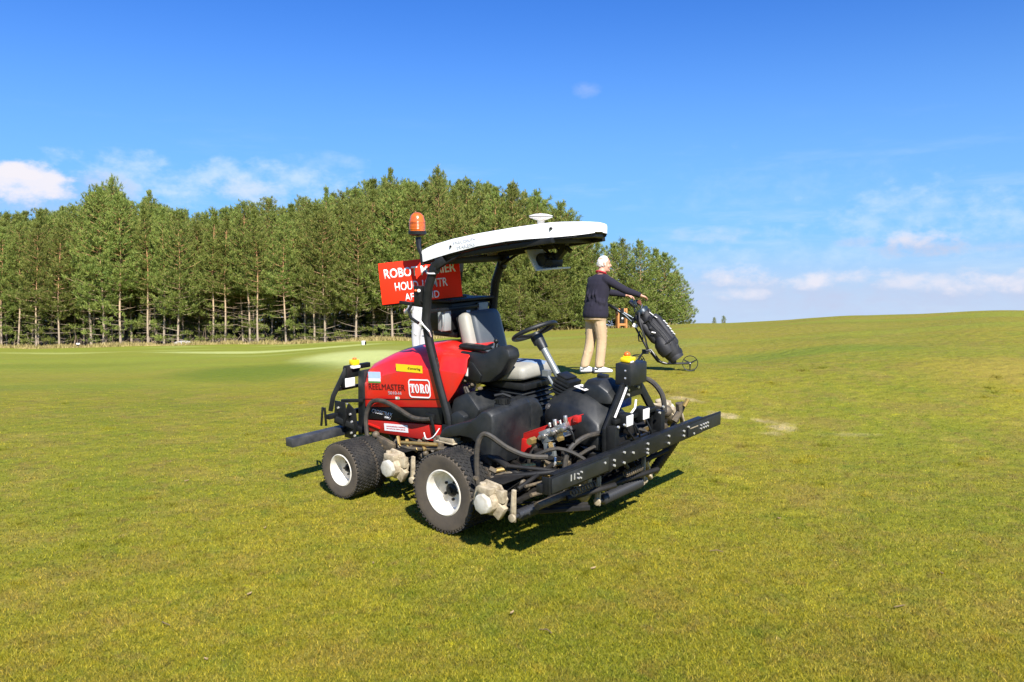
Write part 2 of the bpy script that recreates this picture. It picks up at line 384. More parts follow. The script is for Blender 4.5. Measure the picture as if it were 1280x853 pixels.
# position masks shared by the ground sheet and its grass blades
def turf_nodes(nt, pos):
    """returns a colour socket: mown turf with moss, clover, dry and bare patches (world position)"""
    N = nt.nodes; L = nt.links
    def math_(op, a, b=None):
        n = N.new('ShaderNodeMath'); n.operation = op
        for i, q in enumerate((a, b)):
            if q is None: continue
            if isinstance(q, (int, float)): n.inputs[i].default_value = q
            else: L.new(q, n.inputs[i])
        return n.outputs[0]
    def noise(scale, detail=4, rough=.55, stretch=(1, 1, .2), off=0.):
        m = N.new('ShaderNodeMapping'); m.inputs['Scale'].default_value = stretch; m.inputs['Location'].default_value = (off, off * .7, 0)
        L.new(pos, m.inputs[0])
        n = N.new('ShaderNodeTexNoise'); n.inputs['Scale'].default_value = scale; n.inputs['Detail'].default_value = detail; n.inputs['Roughness'].default_value = rough
        L.new(m.outputs[0], n.inputs['Vector']); return n.outputs['Fac']
    def ramp(x, a, b):
        n = N.new('ShaderNodeMapRange'); n.interpolation_type = 'SMOOTHSTEP'; L.new(x, n.inputs[0]); n.inputs[1].default_value = a; n.inputs[2].default_value = b; return n.outputs[0]
    def mix(f, a, b, blend='MIX'):
        n = N.new('ShaderNodeMix'); n.data_type = 'RGBA'; n.blend_type = blend
        if isinstance(f, (int, float)): n.inputs[0].default_value = f
        else: L.new(f, n.inputs[0])
        for i, q in ((6, a), (7, b)):
            if isinstance(q, tuple): n.inputs[i].default_value = (*q, 1)
            else: L.new(q, n.inputs[i])
        return n.outputs[2]
    sp = N.new('ShaderNodeSeparateXYZ'); L.new(pos, sp.inputs[0])
    X, Y = sp.outputs[0], sp.outputs[1]
    w1 = noise(1.1, 3, .5, off=4.); w2 = noise(3.0, 5, .6, off=9.)
    def patch(cx, cy, rx, ry, rot=0., k=1.2, soft=.8):
        dx = math_('SUBTRACT', X, cx); dy = math_('SUBTRACT', Y, cy)
        c, s = math.cos(rot), math.sin(rot)
        a = math_('ADD', math_('MULTIPLY', dx, c / rx), math_('MULTIPLY', dy, s / rx))
        b = math_('ADD', math_('MULTIPLY', dx, -s / ry), math_('MULTIPLY', dy, c / ry))
        r = math_('ADD', math_('MULTIPLY', a, a), math_('MULTIPLY', b, b))
        f = math_('ADD', math_('SUBTRACT', 1.0, r), math_('MULTIPLY', math_('SUBTRACT', w2, .5), k))
        return ramp(f, 0., soft)
    col = mix(ramp(noise(.32, 4, .55), .36, .66), (.230, .204, .018), (.170, .182, .014))
    col = mix(math_('MULTIPLY', ramp(noise(1.4, 5, .62, off=2.), .48, .72), .60), col, (.275, .210, .045))
    col = mix(math_('MULTIPLY', ramp(noise(2.6, 5, .65, off=6.), .50, .72), .55), col, (.105, .150, .015))
    col = mix(math_('MULTIPLY', ramp(noise(6.5, 5, .68, off=41.), .50, .70), .60), col, (.185, .130, .036))
    col = mix(math_('MULTIPLY', ramp(noise(12., 5, .68, off=47.), .55, .72), .55), col, (.110, .150, .014))
    col = mix(math_('MULTIPLY', ramp(noise(3.1, 6, .68, off=11.), .58, .72), .60), col, (.150, .100, .032))
    col = mix(math_('MULTIPLY', ramp(noise(9., 5, .7, off=15.), .63, .76), .62), col, (.36, .28, .12))
    col = mix(math_('MULTIPLY', ramp(noise(5.5, 5, .65, off=33.), .64, .74), .75), col, (.36, .34, .012))
    col = mix(math_('MULTIPLY', ramp(noise(26., 4, .7, off=21.), .50, .80), .55), col, (.31, .265, .055))
    col = mix(math_('MULTIPLY', ramp(noise(38., 4, .7, off=27.), .52, .76), .75), col, (.060, .074, .008))
    col = mix(math_('MULTIPLY', ramp(noise(1.7, 5, .62, off=53.), .50, .68), .55), col, (.205, .150, .036))
    col = mix(math_('MULTIPLY', ramp(noise(2.3, 5, .66, off=59.), .55, .70), .50), col, (.285, .265, .022))
    col = mix(math_('MULTIPLY', ramp(noise(85., 3, .6, off=63.), .52, .70), .55), col, (.055, .062, .010))
    col = mix(math_('MULTIPLY', ramp(noise(70., 3, .6, off=69.), .56, .72), .50), col, (.38, .34, .090))
    # broad mowing bands on the far fairway, running across the hill
    bands = noise(.5, 2, .5, (.10, .62, 0.), 3.)
    col = mix(math_('MULTIPLY', ramp(bands, .45, .60), math_('MULTIPLY', ramp(Y, 11., 18.), .62)), col, (.225, .250, .026))
    col = mix(math_('MULTIPLY', ramp(bands, .52, .40), math_('MULTIPLY', ramp(Y, 11., 18.), .45)), col, (.262, .222, .034))
    col = mix(math_('MULTIPLY', ramp(Y, 12.5, 22.), math_('MULTIPLY', ramp(math_('MULTIPLY', X, -1.), -3., 3.), .50)), col, (.225, .268, .032))
    # the paler mown green and its apron at the left
    for (cx, cy, rx, ry, rt, amt, c) in ((-3.5, 20.0, 1.9, 4.6, .25, .95, (.46, .49, .17)), (-8.5, 30., 5.0, 2.0, .15, .9, (.45, .48, .16)), (-18., 34., 7., 1.8, .05, .6, (.40, .42, .12)), (-13., 44., 9., 2.6, .05, .6, (.38, .40, .12)), (-7., 26., 3.2, 1.0, .3, .5, (.30, .32, .08)), (-2.0, 25., 4.5, 3., 0, .5, (.27, .27, .07)),
                                     (-5.2, 17., 2.2, 2.6, .35, .85, (.115, .160, .014)), (-11.5, 21., 4.0, 1.3, .1, .5, (.13, .17, .016)), (1.6, 17.5, 3.6, 1.0, .05, .5, (.28, .26, .06)), (3.4, 18.5, 1.6, 1.1, 0, .5, (.20, .23, .03)),
                                     (5.0, 15.0, 2.8, .8, 0, .55, (.105, .17, .018)), (8.6, 12.6, 3.6, 1.2, .1, .45, (.30, .22, .045)), (-9., 14., 5, .9, .05, .4, (.13, .18, .02))):
        col = mix(math_('MULTIPLY', patch(cx, cy, rx, ry, rt, .7, 1.0), amt), col, c)
    # bare sandy scuffs behind the machine
    for (cx, cy, rx, ry, rt, amt) in ((3.17, 9.95, .34, .20, .3, .70), (2.72, 10.45, .55, .14, -.5, .75), (2.25, 11.25, .42, .12, -.7, .6), (3.9, 9.75, .4, .08, .0, .25)):
        col = mix(math_('MULTIPLY', patch(cx, cy, rx, ry, rt, 5.0, 1.6), amt), col, (.46, .36, .19))
    # long dry grass then brown needle litter under the wood (edge follows the tree line)
    edge = math_('ADD', math_('MULTIPLY', X, .035), 0.0)
    dY = math_('SUBTRACT', Y, math_('ADD', FOREST_Y0, math_('MULTIPLY', math_('ABSOLUTE', math_('ADD', X, 6.)), FOREST_K)))
    dY = math_('ADD', dY, math_('MULTIPLY', math_('SUBTRACT', w1, .5), 1.6))
    inw = math_('SUBTRACT', 1.0, ramp(X, 10.5, 13.5))
    col = mix(math_('MULTIPLY', math_('MULTIPLY', ramp(dY, -2.6, -1.6), inw), .9), col, (.36, .28, .10))
    col = mix(math_('MULTIPLY', ramp(dY, -.2, 1.2), inw), col, (.085, .058, .032))
    return col
FOREST_Y0, FOREST_K = 55.5, .16

def turf_mat():
    m = bpy.data.materials.new('mown_turf'); m.use_nodes = True; nt = m.node_tree; N = nt.nodes; L = nt.links
    b = N['Principled BSDF']; b.inputs['Roughness'].default_value = .9; b.inputs['Specular IOR Level'].default_value = .12
    g = N.new('ShaderNodeNewGeometry')
    L.new(turf_nodes(nt, g.outputs['Position']), b.inputs['Base Color'])
    n = N.new('ShaderNodeTexNoise'); n.inputs['Scale'].default_value = 55; n.inputs['Detail'].default_value = 6; n.inputs['Roughness'].default_value = .7
    L.new(g.outputs['Position'], n.inputs['Vector'])
    n3 = N.new('ShaderNodeTexNoise'); n3.inputs['Scale'].default_value = 6; n3.inputs['Detail'].default_value = 4
    L.new(g.outputs['Position'], n3.inputs['Vector'])
    bp = N.new('ShaderNodeBump'); bp.inputs['Strength'].default_value = .8; bp.inputs['Distance'].default_value = .02; L.new(n.outputs['Fac'], bp.inputs['Height'])
    bp2 = N.new('ShaderNodeBump'); bp2.inputs['Strength'].default_value = .5; bp2.inputs['Distance'].default_value = .12; L.new(n3.outputs['Fac'], bp2.inputs['Height'])
    L.new(bp.outputs[0], bp2.inputs['Normal']); L.new(bp2.outputs[0], b.inputs['Normal'])
    return m
def blade_mat():
    m = bpy.data.materials.new('grass_blade'); m.use_nodes = True; nt = m.node_tree; N = nt.nodes; L = nt.links
    b = N['Principled BSDF']; b.inputs['Roughness'].default_value = .6; b.inputs['Specular IOR Level'].default_value = .25
    g = N.new('ShaderNodeNewGeometry'); c = turf_nodes(nt, g.outputs['Position'])
    at = N.new('ShaderNodeAttribute'); at.attribute_name = 'tint'
    cr = N.new('ShaderNodeValToRGB'); e = cr.color_ramp.elements
    e[0].position = 0; e[0].color = (.38, .46, .22, 1); e[1].position = 1; e[1].color = (2.7, 2.3, 1.7, 1)
    k = cr.color_ramp.elements.new(.55); k.color = (1.35, 1.38, .85, 1)
    L.new(at.outputs['Fac'], cr.inputs[0])
    mx = N.new('ShaderNodeMix'); mx.data_type = 'RGBA'; mx.blend_type = 'MULTIPLY'; mx.inputs[0].default_value = 1
    L.new(c, mx.inputs[6]); L.new(cr.outputs[0], mx.inputs[7]); L.new(mx.outputs[2], b.inputs['Base Color'])
    tr = N.new('ShaderNodeBsdfTranslucent'); L.new(mx.outputs[2], tr.inputs[0])
    ms = N.new('ShaderNodeMixShader'); ms.inputs[0].default_value = .35
    L.new(b.outputs[0], ms.inputs[1]); L.new(tr.outputs[0], ms.inputs[2]); L.new(ms.outputs[0], N['Material Output'].inputs[0])
    return m

def build_ground():
    na = 360
    aF = np.linspace(-.72, .72, 260, endpoint=False); aB = np.linspace(.72, 2 * PI - .72, 60, endpoint=False)
    A = np.concatenate([aF, aB]); R = np.concatenate([[.0], np.geomspace(1.0, 14, 90), np.geomspace(14.3, 90, 130), np.geomspace(94, 4500, 40)])
    aa, rr = np.meshgrid(A, R); X = rr * np.sin(aa); Y = rr * np.cos(aa); Z = ground_z(X, Y)
    n = len(A); V = np.stack([X, Y, Z], -1).reshape(-1, 3)
    i, j = np.meshgrid(np.arange(len(R) - 1), np.arange(n), indexing='ij'); k = (j + 1) % n
    F = np.stack([i * n + j, (i + 1) * n + j, (i + 1) * n + k, i * n + k], -1).reshape(-1, 4)
    me = bpy.data.meshes.new('ground'); me.from_pydata(V.tolist(), [], F.tolist())
    bm = bmesh.new(); bm.from_mesh(me); bmesh.ops.remove_doubles(bm, verts=bm.verts, dist=1e-5); bmesh.ops.recalc_face_normals(bm, faces=bm.faces)
    if sum(f.normal.z for f in bm.faces) < 0: bmesh.ops.reverse_faces(bm, faces=bm.faces)
    bm.to_mesh(me); bm.free()
    me.polygons.foreach_set('use_smooth', [True] * len(me.polygons))
    o = obj('ground', me, turf_mat()); o['kind'] = 'structure'; o['label'] = 'mown golf course turf rising to a low grassy hill'
    return o
build_ground()

def blades(name, x, y, h, w, lean, m, seed, label, tint=None):
    rg = np.random.default_rng(seed); n = len(x); z = ground_z(x, y)
    th = rg.uniform(0, 2 * PI, n); la = rg.uniform(0, 2 * PI, n); ll = lean * rg.uniform(.2, 1., n) * h
    dx, dy = np.cos(th) * w / 2, np.sin(th) * w / 2
    V = np.empty((n, 3, 3), np.float32)
    V[:, 0] = np.stack([x - dx, y - dy, z - .004], -1); V[:, 1] = np.stack([x + dx, y + dy, z - .004], -1)
    V[:, 2] = np.stack([x + np.cos(la) * ll, y + np.sin(la) * ll, z + h], -1)
    me = bpy.data.meshes.new(name); me.vertices.add(n * 3); me.loops.add(n * 3); me.polygons.add(n)
    me.vertices.foreach_set('co', V.ravel()); me.loops.foreach_set('vertex_index', np.arange(n * 3, dtype=np.int32))
    me.polygons.foreach_set('loop_start', np.arange(0, n * 3, 3, dtype=np.int32))
    me.update(calc_edges=True)
    at = me.attributes.new('tint', 'FLOAT', 'FACE'); at.data.foreach_set('value', (rg.random(n) if tint is None else tint).astype(np.float32))
    o = obj(name, me, m); o['kind'] = 'stuff'; o['label'] = label; return o

def build_grass():
    rg = np.random.default_rng(5); n = 950000
    # density falls off with distance from the viewer
    d = 3.9 + (rg.random(n) ** 1.5) * 13.5
    s = rg.normal(0, .52, n); s = np.where(np.abs(s) < .68, s, rg.uniform(-1.3, 1.3, n)); x = s * d; y = d
    kp = rg.random(n) < (1 - np.clip((d - 5.0) / 11.0, 0, 1)) ** 2.0; x, y, d = x[kp], y[kp], d[kp]; n = len(x)
    h = rg.uniform(.010, .026, n) * np.clip(1.15 - .07 * (d - 4), .3, 1); w = rg.uniform(.003, .006, n) * (1 + .10 * (d - 4))
    blades('grass', x, y, h, w, 1.5, blade_mat(), 6, 'short mossy mown grass around the machine')
    # longer tufts here and there
    k = 120; cx = rg.uniform(-.65, .65, k); cd = 4 + rg.random(k) ** 1.2 * 9; m = 120
    r = np.abs(rg.normal(0, .055, (k, m))); a = rg.uniform(0, 2 * PI, (k, m))
    x = (cx * cd)[:, None] + r * np.cos(a) * 1.4; y = cd[:, None] + r * np.sin(a)
    tt = np.repeat(rg.uniform(.35, .85, k)[:, None], m, 1) + rg.uniform(-.1, .1, (k, m))
    blades('grass_tuft', x.ravel(), y.ravel(), rg.uniform(.02, .042, k * m), rg.uniform(.003, .006, k * m), 1.6, bpy.data.materials['grass_blade'], 8,
           'longer tufts in the mown turf', np.clip(tt.ravel(), 0, 1))
    # dry long grass along the foot of the wood
    n = 26000; x = rg.uniform(-44, 11.5, n); y = FOREST_Y0 + FOREST_K * np.abs(x + 6) + rg.normal(-1.0, .8, n)
    dm = mat('dry_long_grass', (.34, .26, .10), .8, 0, .8, 1.2, (.15, .15, .03))
    blades('dry_grass', x, y, rg.uniform(.06, .40, n) * (.25 + .75 * np.abs(np.sin(x * .9 + 1.3 * np.sin(x * .37)))), rg.uniform(.04, .09, n), .9, dm, 9, 'pale dry long grass along the foot of the pine wood')
build_grass()

# ------------------------------------------------------------------ trees
def needle_mat(name, c1, c2):
    m = bpy.data.materials.new(name); m.use_nodes = True; nt = m.node_tree; N = nt.nodes; L = nt.links
    b = N['Principled BSDF']; b.inputs['Roughness'].default_value = .6; b.inputs['Specular IOR Level'].default_value = .25
    at = N.new('ShaderNodeAttribute'); at.attribute_name = 'tint'
    oi = N.new('ShaderNodeObjectInfo')
    mx = N.new('ShaderNodeMix'); mx.data_type = 'RGBA'; mx.inputs[6].default_value = (*c1, 1); mx.inputs[7].default_value = (*c2, 1)
    L.new(at.outputs['Fac'], mx.inputs[0])
    hs = N.new('ShaderNodeHueSaturation'); mr = N.new('ShaderNodeMapRange'); mr.inputs[3].default_value = .78; mr.inputs[4].default_value = 1.22
    L.new(oi.outputs['Random'], mr.inputs[0]); L.new(mr.outputs[0], hs.inputs['Value'])
    mr2 = N.new('ShaderNodeMapRange'); mr2.inputs[3].default_value = .488; mr2.inputs[4].default_value = .512; L.new(oi.outputs['Random'], mr2.inputs[0]); L.new(mr2.outputs[0], hs.inputs['Hue'])
    L.new(mx.outputs[2], hs.inputs['Color']); L.new(hs.outputs[0], b.inputs['Base Color'])
    tr = N.new('ShaderNodeBsdfTranslucent'); L.new(hs.outputs[0], tr.inputs[0])
    ms = N.new('ShaderNodeMixShader'); ms.inputs[0].default_value = .25
    L.new(b.outputs[0], ms.inputs[1]); L.new(tr.outputs[0], ms.inputs[2]); L.new(ms.outputs[0], N['Material Output'].inputs[0])
    return m
NEEDLE = needle_mat('pine_needles', (.082, .128, .024), (.29, .315, .070))
def bark_mat():
    m = bpy.data.materials.new('pine_bark'); m.use_nodes = True; nt = m.node_tree; N = nt.nodes; L = nt.links
    b = N['Principled BSDF']; b.inputs['Roughness'].default_value = .9; b.inputs['Specular IOR Level'].default_value = .1
    tc = N.new('ShaderNodeTexCoord'); sp = N.new('ShaderNodeSeparateXYZ'); L.new(tc.outputs['Object'], sp.inputs[0])
    r = N.new('ShaderNodeMapRange'); r.inputs[1].default_value = 1.; r.inputs[2].default_value = 6.; L.new(sp.outputs[2], r.inputs[0])
    n = N.new('ShaderNodeTexNoise'); n.inputs['Scale'].default_value = 5; n.inputs['Detail'].default_value = 5; L.new(tc.outputs['Object'], n.inputs['Vector'])
    a = N.new('ShaderNodeMath'); a.operation = 'ADD'; L.new(r.outputs[0], a.inputs[0]); s = N.new('ShaderNodeMath'); s.operation = 'MULTIPLY_ADD'; s.inputs[1].default_value = .9; s.inputs[2].default_value = -.45
    L.new(n.outputs['Fac'], s.inputs[0]); L.new(s.outputs[0], a.inputs[1])
    cr = N.new('ShaderNodeValToRGB'); e = cr.color_ramp.elements
    e[0].position = 0.; e[0].color = (.32, .26, .19, 1); e[1].position = 1.; e[1].color = (.52, .29, .14, 1)
    k = cr.color_ramp.elements.new(.4); k.color = (.46, .34, .22, 1)
    L.new(a.outputs[0], cr.inputs[0]); L.new(cr.outputs[0], b.inputs['Base Color'])
    bp = N.new('ShaderNodeBump'); bp.inputs['Strength'].default_value = .5; bp.inputs['Distance'].default_value = .05; L.new(n.outputs['Fac'], bp.inputs['Height']); L.new(bp.outputs[0], b.inputs['Normal'])
    return m
BARK = bark_mat()

def pine_meshes(seed, H, bare, spread, low=False, lead=.88, ex=.66):
    """trunk with limbs, and a crown of needle tufts; all sizes in metres"""
    rg = np.random.default_rng(seed); tb = MB()
    kx, ky = rg.normal(0, .012, 2); ph = rg.uniform(0, 6)
    def axis(z): return Vector((kx * z + .06 * math.sin(z * .7 + ph), ky * z + .06 * math.cos(z * .6 + ph), z))
    r0 = .0075 * H + .010
    tb.tube([axis(H * t) - Vector((0, 0, .15 if t == 0 else 0)) for t in np.linspace(0, 1, 12)], [r0 * (1 - .93 * t) * (1.25 if t == 0 else 1) for t in np.linspace(0, 1, 12)], 7)
    T = []   # tuft centres (pos, dir, size)
    z = .05 * H if low else .05 * H
    while z < H * .985:
        t = z / H
        live = t > bare
        nb = rg.integers(5, 8) if live else rg.integers(2, 4)
        if t < bare and rg.random() < .15: nb = 0
        a0 = rg.uniform(0, 2 * PI)
        if low: prof = ((1 - t) ** .68 if t < .9 else .02) * (1.0 if t > .10 else .85)
        else: prof = (min(1., (t - bare * .6) / .22) * (1 - t) ** ex if t < lead else .0) if live else .5
        for b in range(nb):
            a = a0 + 2 * PI * b / max(nb, 1) + rg.normal(0, .25)
            Ln = spread * prof * rg.uniform(.65, 1.15) + .22
            rise = (.15 + .95 * max(0, t - .35)) if live else rg.uniform(-.15, .25)
            dirv = Vector((math.cos(a), math.sin(a), rise)).normalized()
            o = axis(z); mid = o + dirv * Ln * .55; tip = o + dirv * Ln + Vector((0, 0, .10 * Ln + (.0 if live else -.08)))
            rb = .006 + .011 * Ln * (1 - .5 * t)
            tb.tube([o, mid, tip], [rb, rb * .7, rb * .25], 4, False)
            if not live and rg.random() < .50: continue
            ns = max(4, int(Ln * 8.5))
            for q in range(ns):
                f = rg.uniform(.28, 1.0) if q else 1.0
                p = (o.lerp(mid, f / .55) if f < .55 else mid.lerp(tip, (f - .55) / .45))
                side = Vector((-dirv.y, dirv.x, 0)) * rg.normal(0, .20 * Ln) * (1.05 - f * .55)
                p = p + side + Vector((0, 0, rg.normal(.02, .07)))
                dd = (dirv * .55 + Vector((0, 0, .65 + .6 * t)) + side * .9 + Vector(rg.normal(0, .25, 3))).normalized()
                T.append((*p, *dd, rg.uniform(.8, 1.2) * (.27 if live else .23) * (1 - .25 * t)))
        z += rg.uniform(.26, .42) if live else rg.uniform(.26, .46)
    for q in range(7):        # leader candles
        p = axis(H * (.93 + .012 * q)); T.append((p.x, p.y, p.z, rg.normal(0, .25), rg.normal(0, .25), 1., .30))
    T = np.array(T, np.float32); n = len(T); k = 13
    P = np.repeat(T[:, :3], k, 0); D = np.repeat(T[:, 3:6], k, 0); S = np.repeat(T[:, 6], k)
    D = D / np.linalg.norm(D, axis=1, keepdims=True)
    j = rg.normal(0, .62, (n * k, 3)); d = D + j; d /= np.linalg.norm(d, axis=1, keepdims=True)
    P = P + D * (rg.uniform(-.5, .3, n * k) * S)[:, None]
    L_ = S * rg.uniform(.60, 1.25, n * k)
    sd = np.cross(d, rg.normal(0, 1, (n * k, 3))); sd /= np.linalg.norm(sd, axis=1, keepdims=True) + 1e-6
    W = S * rg.uniform(.050, .095, n * k)
    V = np.empty((n * k, 4, 3), np.float32)
    V[:, 0] = P - sd * (W * .35)[:, None]; V[:, 1] = P + d * (L_ * .5)[:, None] - sd * W[:, None]
    V[:, 2] = P + d * L_[:, None]; V[:, 3] = P + d * (L_ * .45)[:, None] + sd * W[:, None]
    me = bpy.data.meshes.new('crown'); N_ = n * k
    me.vertices.add(N_ * 4); me.loops.add(N_ * 4); me.polygons.add(N_)
    me.vertices.foreach_set('co', V.ravel()); me.loops.foreach_set('vertex_index', np.arange(N_ * 4, dtype=np.int32))
    me.polygons.foreach_set('loop_start', np.arange(0, N_ * 4, 4, dtype=np.int32)); me.update(calc_edges=True)
    tn = np.clip(np.repeat(rg.uniform(0, 1, n), k) * .6 + rg.uniform(0, .45, N_), 0, 1)
    me.attributes.new('tint', 'FLOAT', 'FACE').data.foreach_set('value', tn.astype(np.float32))
    me.materials.append(NEEDLE)
    tm = tb.mesh('trunk', sharp=60); tm.materials.append(BARK)
    return tm, me

def build_trees():
    protos = [pine_meshes(11, 10.5, .34, 2.1, lead=.95, ex=.52), pine_meshes(12, 10.0, .26, 2.3, lead=.90), pine_meshes(13, 11.0, .42, 2.0, lead=1., ex=.48), pine_meshes(14, 9.5, .20, 2.4, lead=.93, ex=.58), pine_meshes(15, 10.5, .38, 1.8, lead=.88)]
    hts = [10.5, 10.0, 11.0, 9.5, 10.5]
    bush = [pine_meshes(21, 7.5, .04, 2.9, True), pine_meshes(22, 7.0, .03, 3.1, True), pine_meshes(23, 8.0, .04, 2.8, True)]
    bht = [7.5, 7.0, 8.0]
    rg = np.random.default_rng(77)
    LAST = [None]
    def tree(name, x, y, h, pr, ph, label, group, rz=None, sxy=1.):
        s = h / ph
        t = LAST[0] = thing(name, label, 'pine tree', (x, y, gz(x, y) - .05), rg.uniform(0, 6.28) if rz is None else rz, group)
        t.scale = (s * sxy, s * sxy, s)
        obj('trunk', pr[0], None, t); obj('crown', pr[1], None, t)
        return t
    TOPS = [(-120, 272), (0, 268), (30, 262), (60, 262), (90, 258), (115, 238), (140, 226), (165, 250), (185, 244), (215, 256), (245, 264), (290, 258), (330, 246), (375, 252), (405, 240), (440, 236),
            (488, 216), (520, 226), (550, 214), (590, 226), (640, 234), (680, 248), (715, 268), (750, 292), (800, 308), (850, 332), (880, 345)]
    tu = [a for a, b in TOPS]; tv = [b for a, b in TOPS]
    def top_h(x, y, z0):
        u = 640 + 1066.7 * x / y; v = np.interp(u, tu, tv)
        return CAM_Z + (408 - v) / 1066.7 * y - z0
    G = 'pines of the dense wood'
    LF = 'tall slim pine with a bare lower trunk along the front edge of the wood'
    LB = 'green pine standing deep inside the dense wood behind the front trunks'
    FR = []; ER = []
    # front edges and rows behind
    for row in range(7):
        x = -46 + rg.uniform(0, 1)
        while x < 9.0:
            y = FOREST_Y0 + FOREST_K * abs(x + 6) + row * 2.4 + rg.normal(0, .55)
            xx = x + rg.normal(0, .4)
            u = 640 + 1066.7 * xx / y
            if u > -160 and u < 745 - row * 6:
                z0 = gz(xx, y); H = top_h(xx, y, z0)
                H *= (rg.uniform(.88, .99) if row < 2 else rg.uniform(.92, 1.0))
                i = rg.integers(0, 5)
                if u > 560 and row < 2 and rg.random() < .75:
                    i = rg.integers(0, 3); tree('pine_tree', xx, y, H * rg.uniform(.7, .95), bush[i], bht[i], 'bushy edge pine', G + ' edge', sxy=1.0); ER.append((u, LAST[0]))
                else:
                    tree('pine_tree', xx, y, H, protos[i], hts[i], LF if row == 0 else LB, G + (' front' if row == 0 else ' interior'))
                if row == 0: FR.append((u, LAST[0]))
            x += 1.42 if row < 3 else 2.2
    W = 'first second third fourth fifth sixth seventh eighth ninth tenth eleventh twelfth thirteenth fourteenth fifteenth sixteenth seventeenth eighteenth nineteenth twentieth'.split()
    W += ['twenty-' + w for w in W[:9]] + ['thirtieth']
    FR.sort(key=lambda q: q[0]); k = 0
    for u, t in FR:
        if u < 4: t['label'] = 'slim pine of the front row just outside the left edge of the view'; continue
        t['label'] = '%s slim trunk from the left along the front edge of the pine wood' % W[min(k, 29)]; k += 1
    ER.sort(key=lambda q: q[0])
    for k, (u, t) in enumerate(ER): t['label'] = '%s from the left of the mid-height bushy pines behind the canopy posts' % W[k]
    # a thicket of low pines closing the back of the wood
    x = -52
    while x < 6:
        y = FOREST_Y0 + FOREST_K * abs(x + 6) + 21 + rg.normal(0, .6); i = rg.integers(0, 3)
        tree('pine_tree', x, y, rg.uniform(5.5, 7.5), bush[i], bht[i], 'low bushy pine in the shaded thicket at the back of the dense wood', 'pines of the back thicket'); x += 1.9
    # named individuals that stand out in the skyline
    for (u, v, yy, i, lab) in ((117, 234, 62, 2, 'pine with a thin open top, just left of the tallest at the wood\'s left end'),
                               (140, 222, 62.5, 0, 'tallest pine at the left end of the wood, with a bushy pointed top'),
                               (188, 240, 61, 1, 'round-topped pine just above the wood, right of the tall pair'),
                               (408, 236, 58, 4, 'slim pine spire rising above the wood near its middle'),
                               (488, 212, 58, 1, 'bushy tall pine rising left of the orange beacon lamp'),
                               (549, 210, 58, 0, 'highest pine in the skyline, directly behind the white canopy')):
        x = (u - 640) / 1066.7 * yy; z0 = gz(x, yy); H = CAM_Z + (408 - v) / 1066.7 * yy - z0
        tree('pine_tree', x, yy, H, protos[i], hts[i], lab, None, sxy=.72)
    # the bushy right-hand end of the wood
    for k, (u, v, yy, i, lab) in enumerate(((640, 232, 56, 0, 'dense bushy pine above the white canopy roof'), (672, 242, 57, 2, 'dense bushy pine behind the satellite receiver on the canopy'),
                               (705, 256, 56.5, 1, 'bushy pine whose crown shows over the front tip of the canopy'), (738, 292, 56, 0, 'bushy pine right behind the white haired golfer'),
                               (768, 306, 58, 1, 'dark bushy pine between golfer and the end of the wood'), (800, 302, 57, 2, 'pointed bushy pine behind the golf bag, second from the right end'),
                               (828, 318, 58, 1, 'broad bushy pine at the right end of the wood beside open sky'), (690, 330, 54.6, 1, 'low young pine at the wood edge left of the golfer'),
                               (650, 345, 54, 0, 'low young pine at the wood edge above the steering wheel'), (735, 345, 54.6, 0, 'low young pine at the wood edge behind the golfer\'s back'),
                               (790, 348, 56, 2, 'low young pine at the wood edge beside the timber bin frame'), (610, 330, 54.4, 1, 'young pine seen through the canopy posts'), (820, 312, 60, 0, 'bushy pine in the second rank at the right end of the wood'), (778, 300, 61, 2, 'bushy pine in the second rank above the golfer\'s hand'), (722, 278, 60, 0, 'bushy pine in the second rank left of the golfer\'s head'), (846, 340, 59.5, 0, 'lowest bushy pine, outermost at the right end of the wood'))):
        x = (u - 640) / 1066.7 * yy; z0 = gz(x, yy); H = CAM_Z + (408 - v) / 1066.7 * yy - z0
        tree('pine_tree', x, yy, H, bush[i], bht[i], lab, None, sxy=1.05 if H < 6 else .95)
    # two small far trees just showing over the hill crest
    for (u, v, yy, lab) in ((893, 397, 120, 'tiny far tree on the skyline right of the wood, left one of two'), (905, 395, 125, 'tiny far tree on the skyline right of the wood, right one of two')):
        x = (u - 640) / 1066.7 * yy; z0 = gz(x, yy); H = CAM_Z + (408 - v) / 1066.7 * yy - z0
        tree('pine_tree', x, yy, H, protos[3], hts[3], lab, None, sxy=.7)
    # low undergrowth twigs inside the wood
    sb = MB(); 
    for q in range(900):
        x = rg.uniform(-44, 8); y = FOREST_Y0 + FOREST_K * abs(x + 6) + rg.uniform(.2, 9); z = gz(x, y)
        L_ = rg.uniform(.4, 1.6); a = rg.uniform(0, 6.28); e = rg.uniform(.2, 1.4)
        d = Vector((math.cos(a) * math.cos(e), math.sin(a) * math.cos(e), math.sin(e)))
        sb.tube([Vector((x, y, z)), Vector((x, y, z)) + d * L_], [.025, .008], 3, False)
    o = obj('undergrowth', sb.mesh('undergrowth'), mat('dead_twigs', (.24, .18, .12), .9)); o['kind'] = 'stuff'; o['label'] = 'dead twigs on the floor of the pine wood'
build_trees()

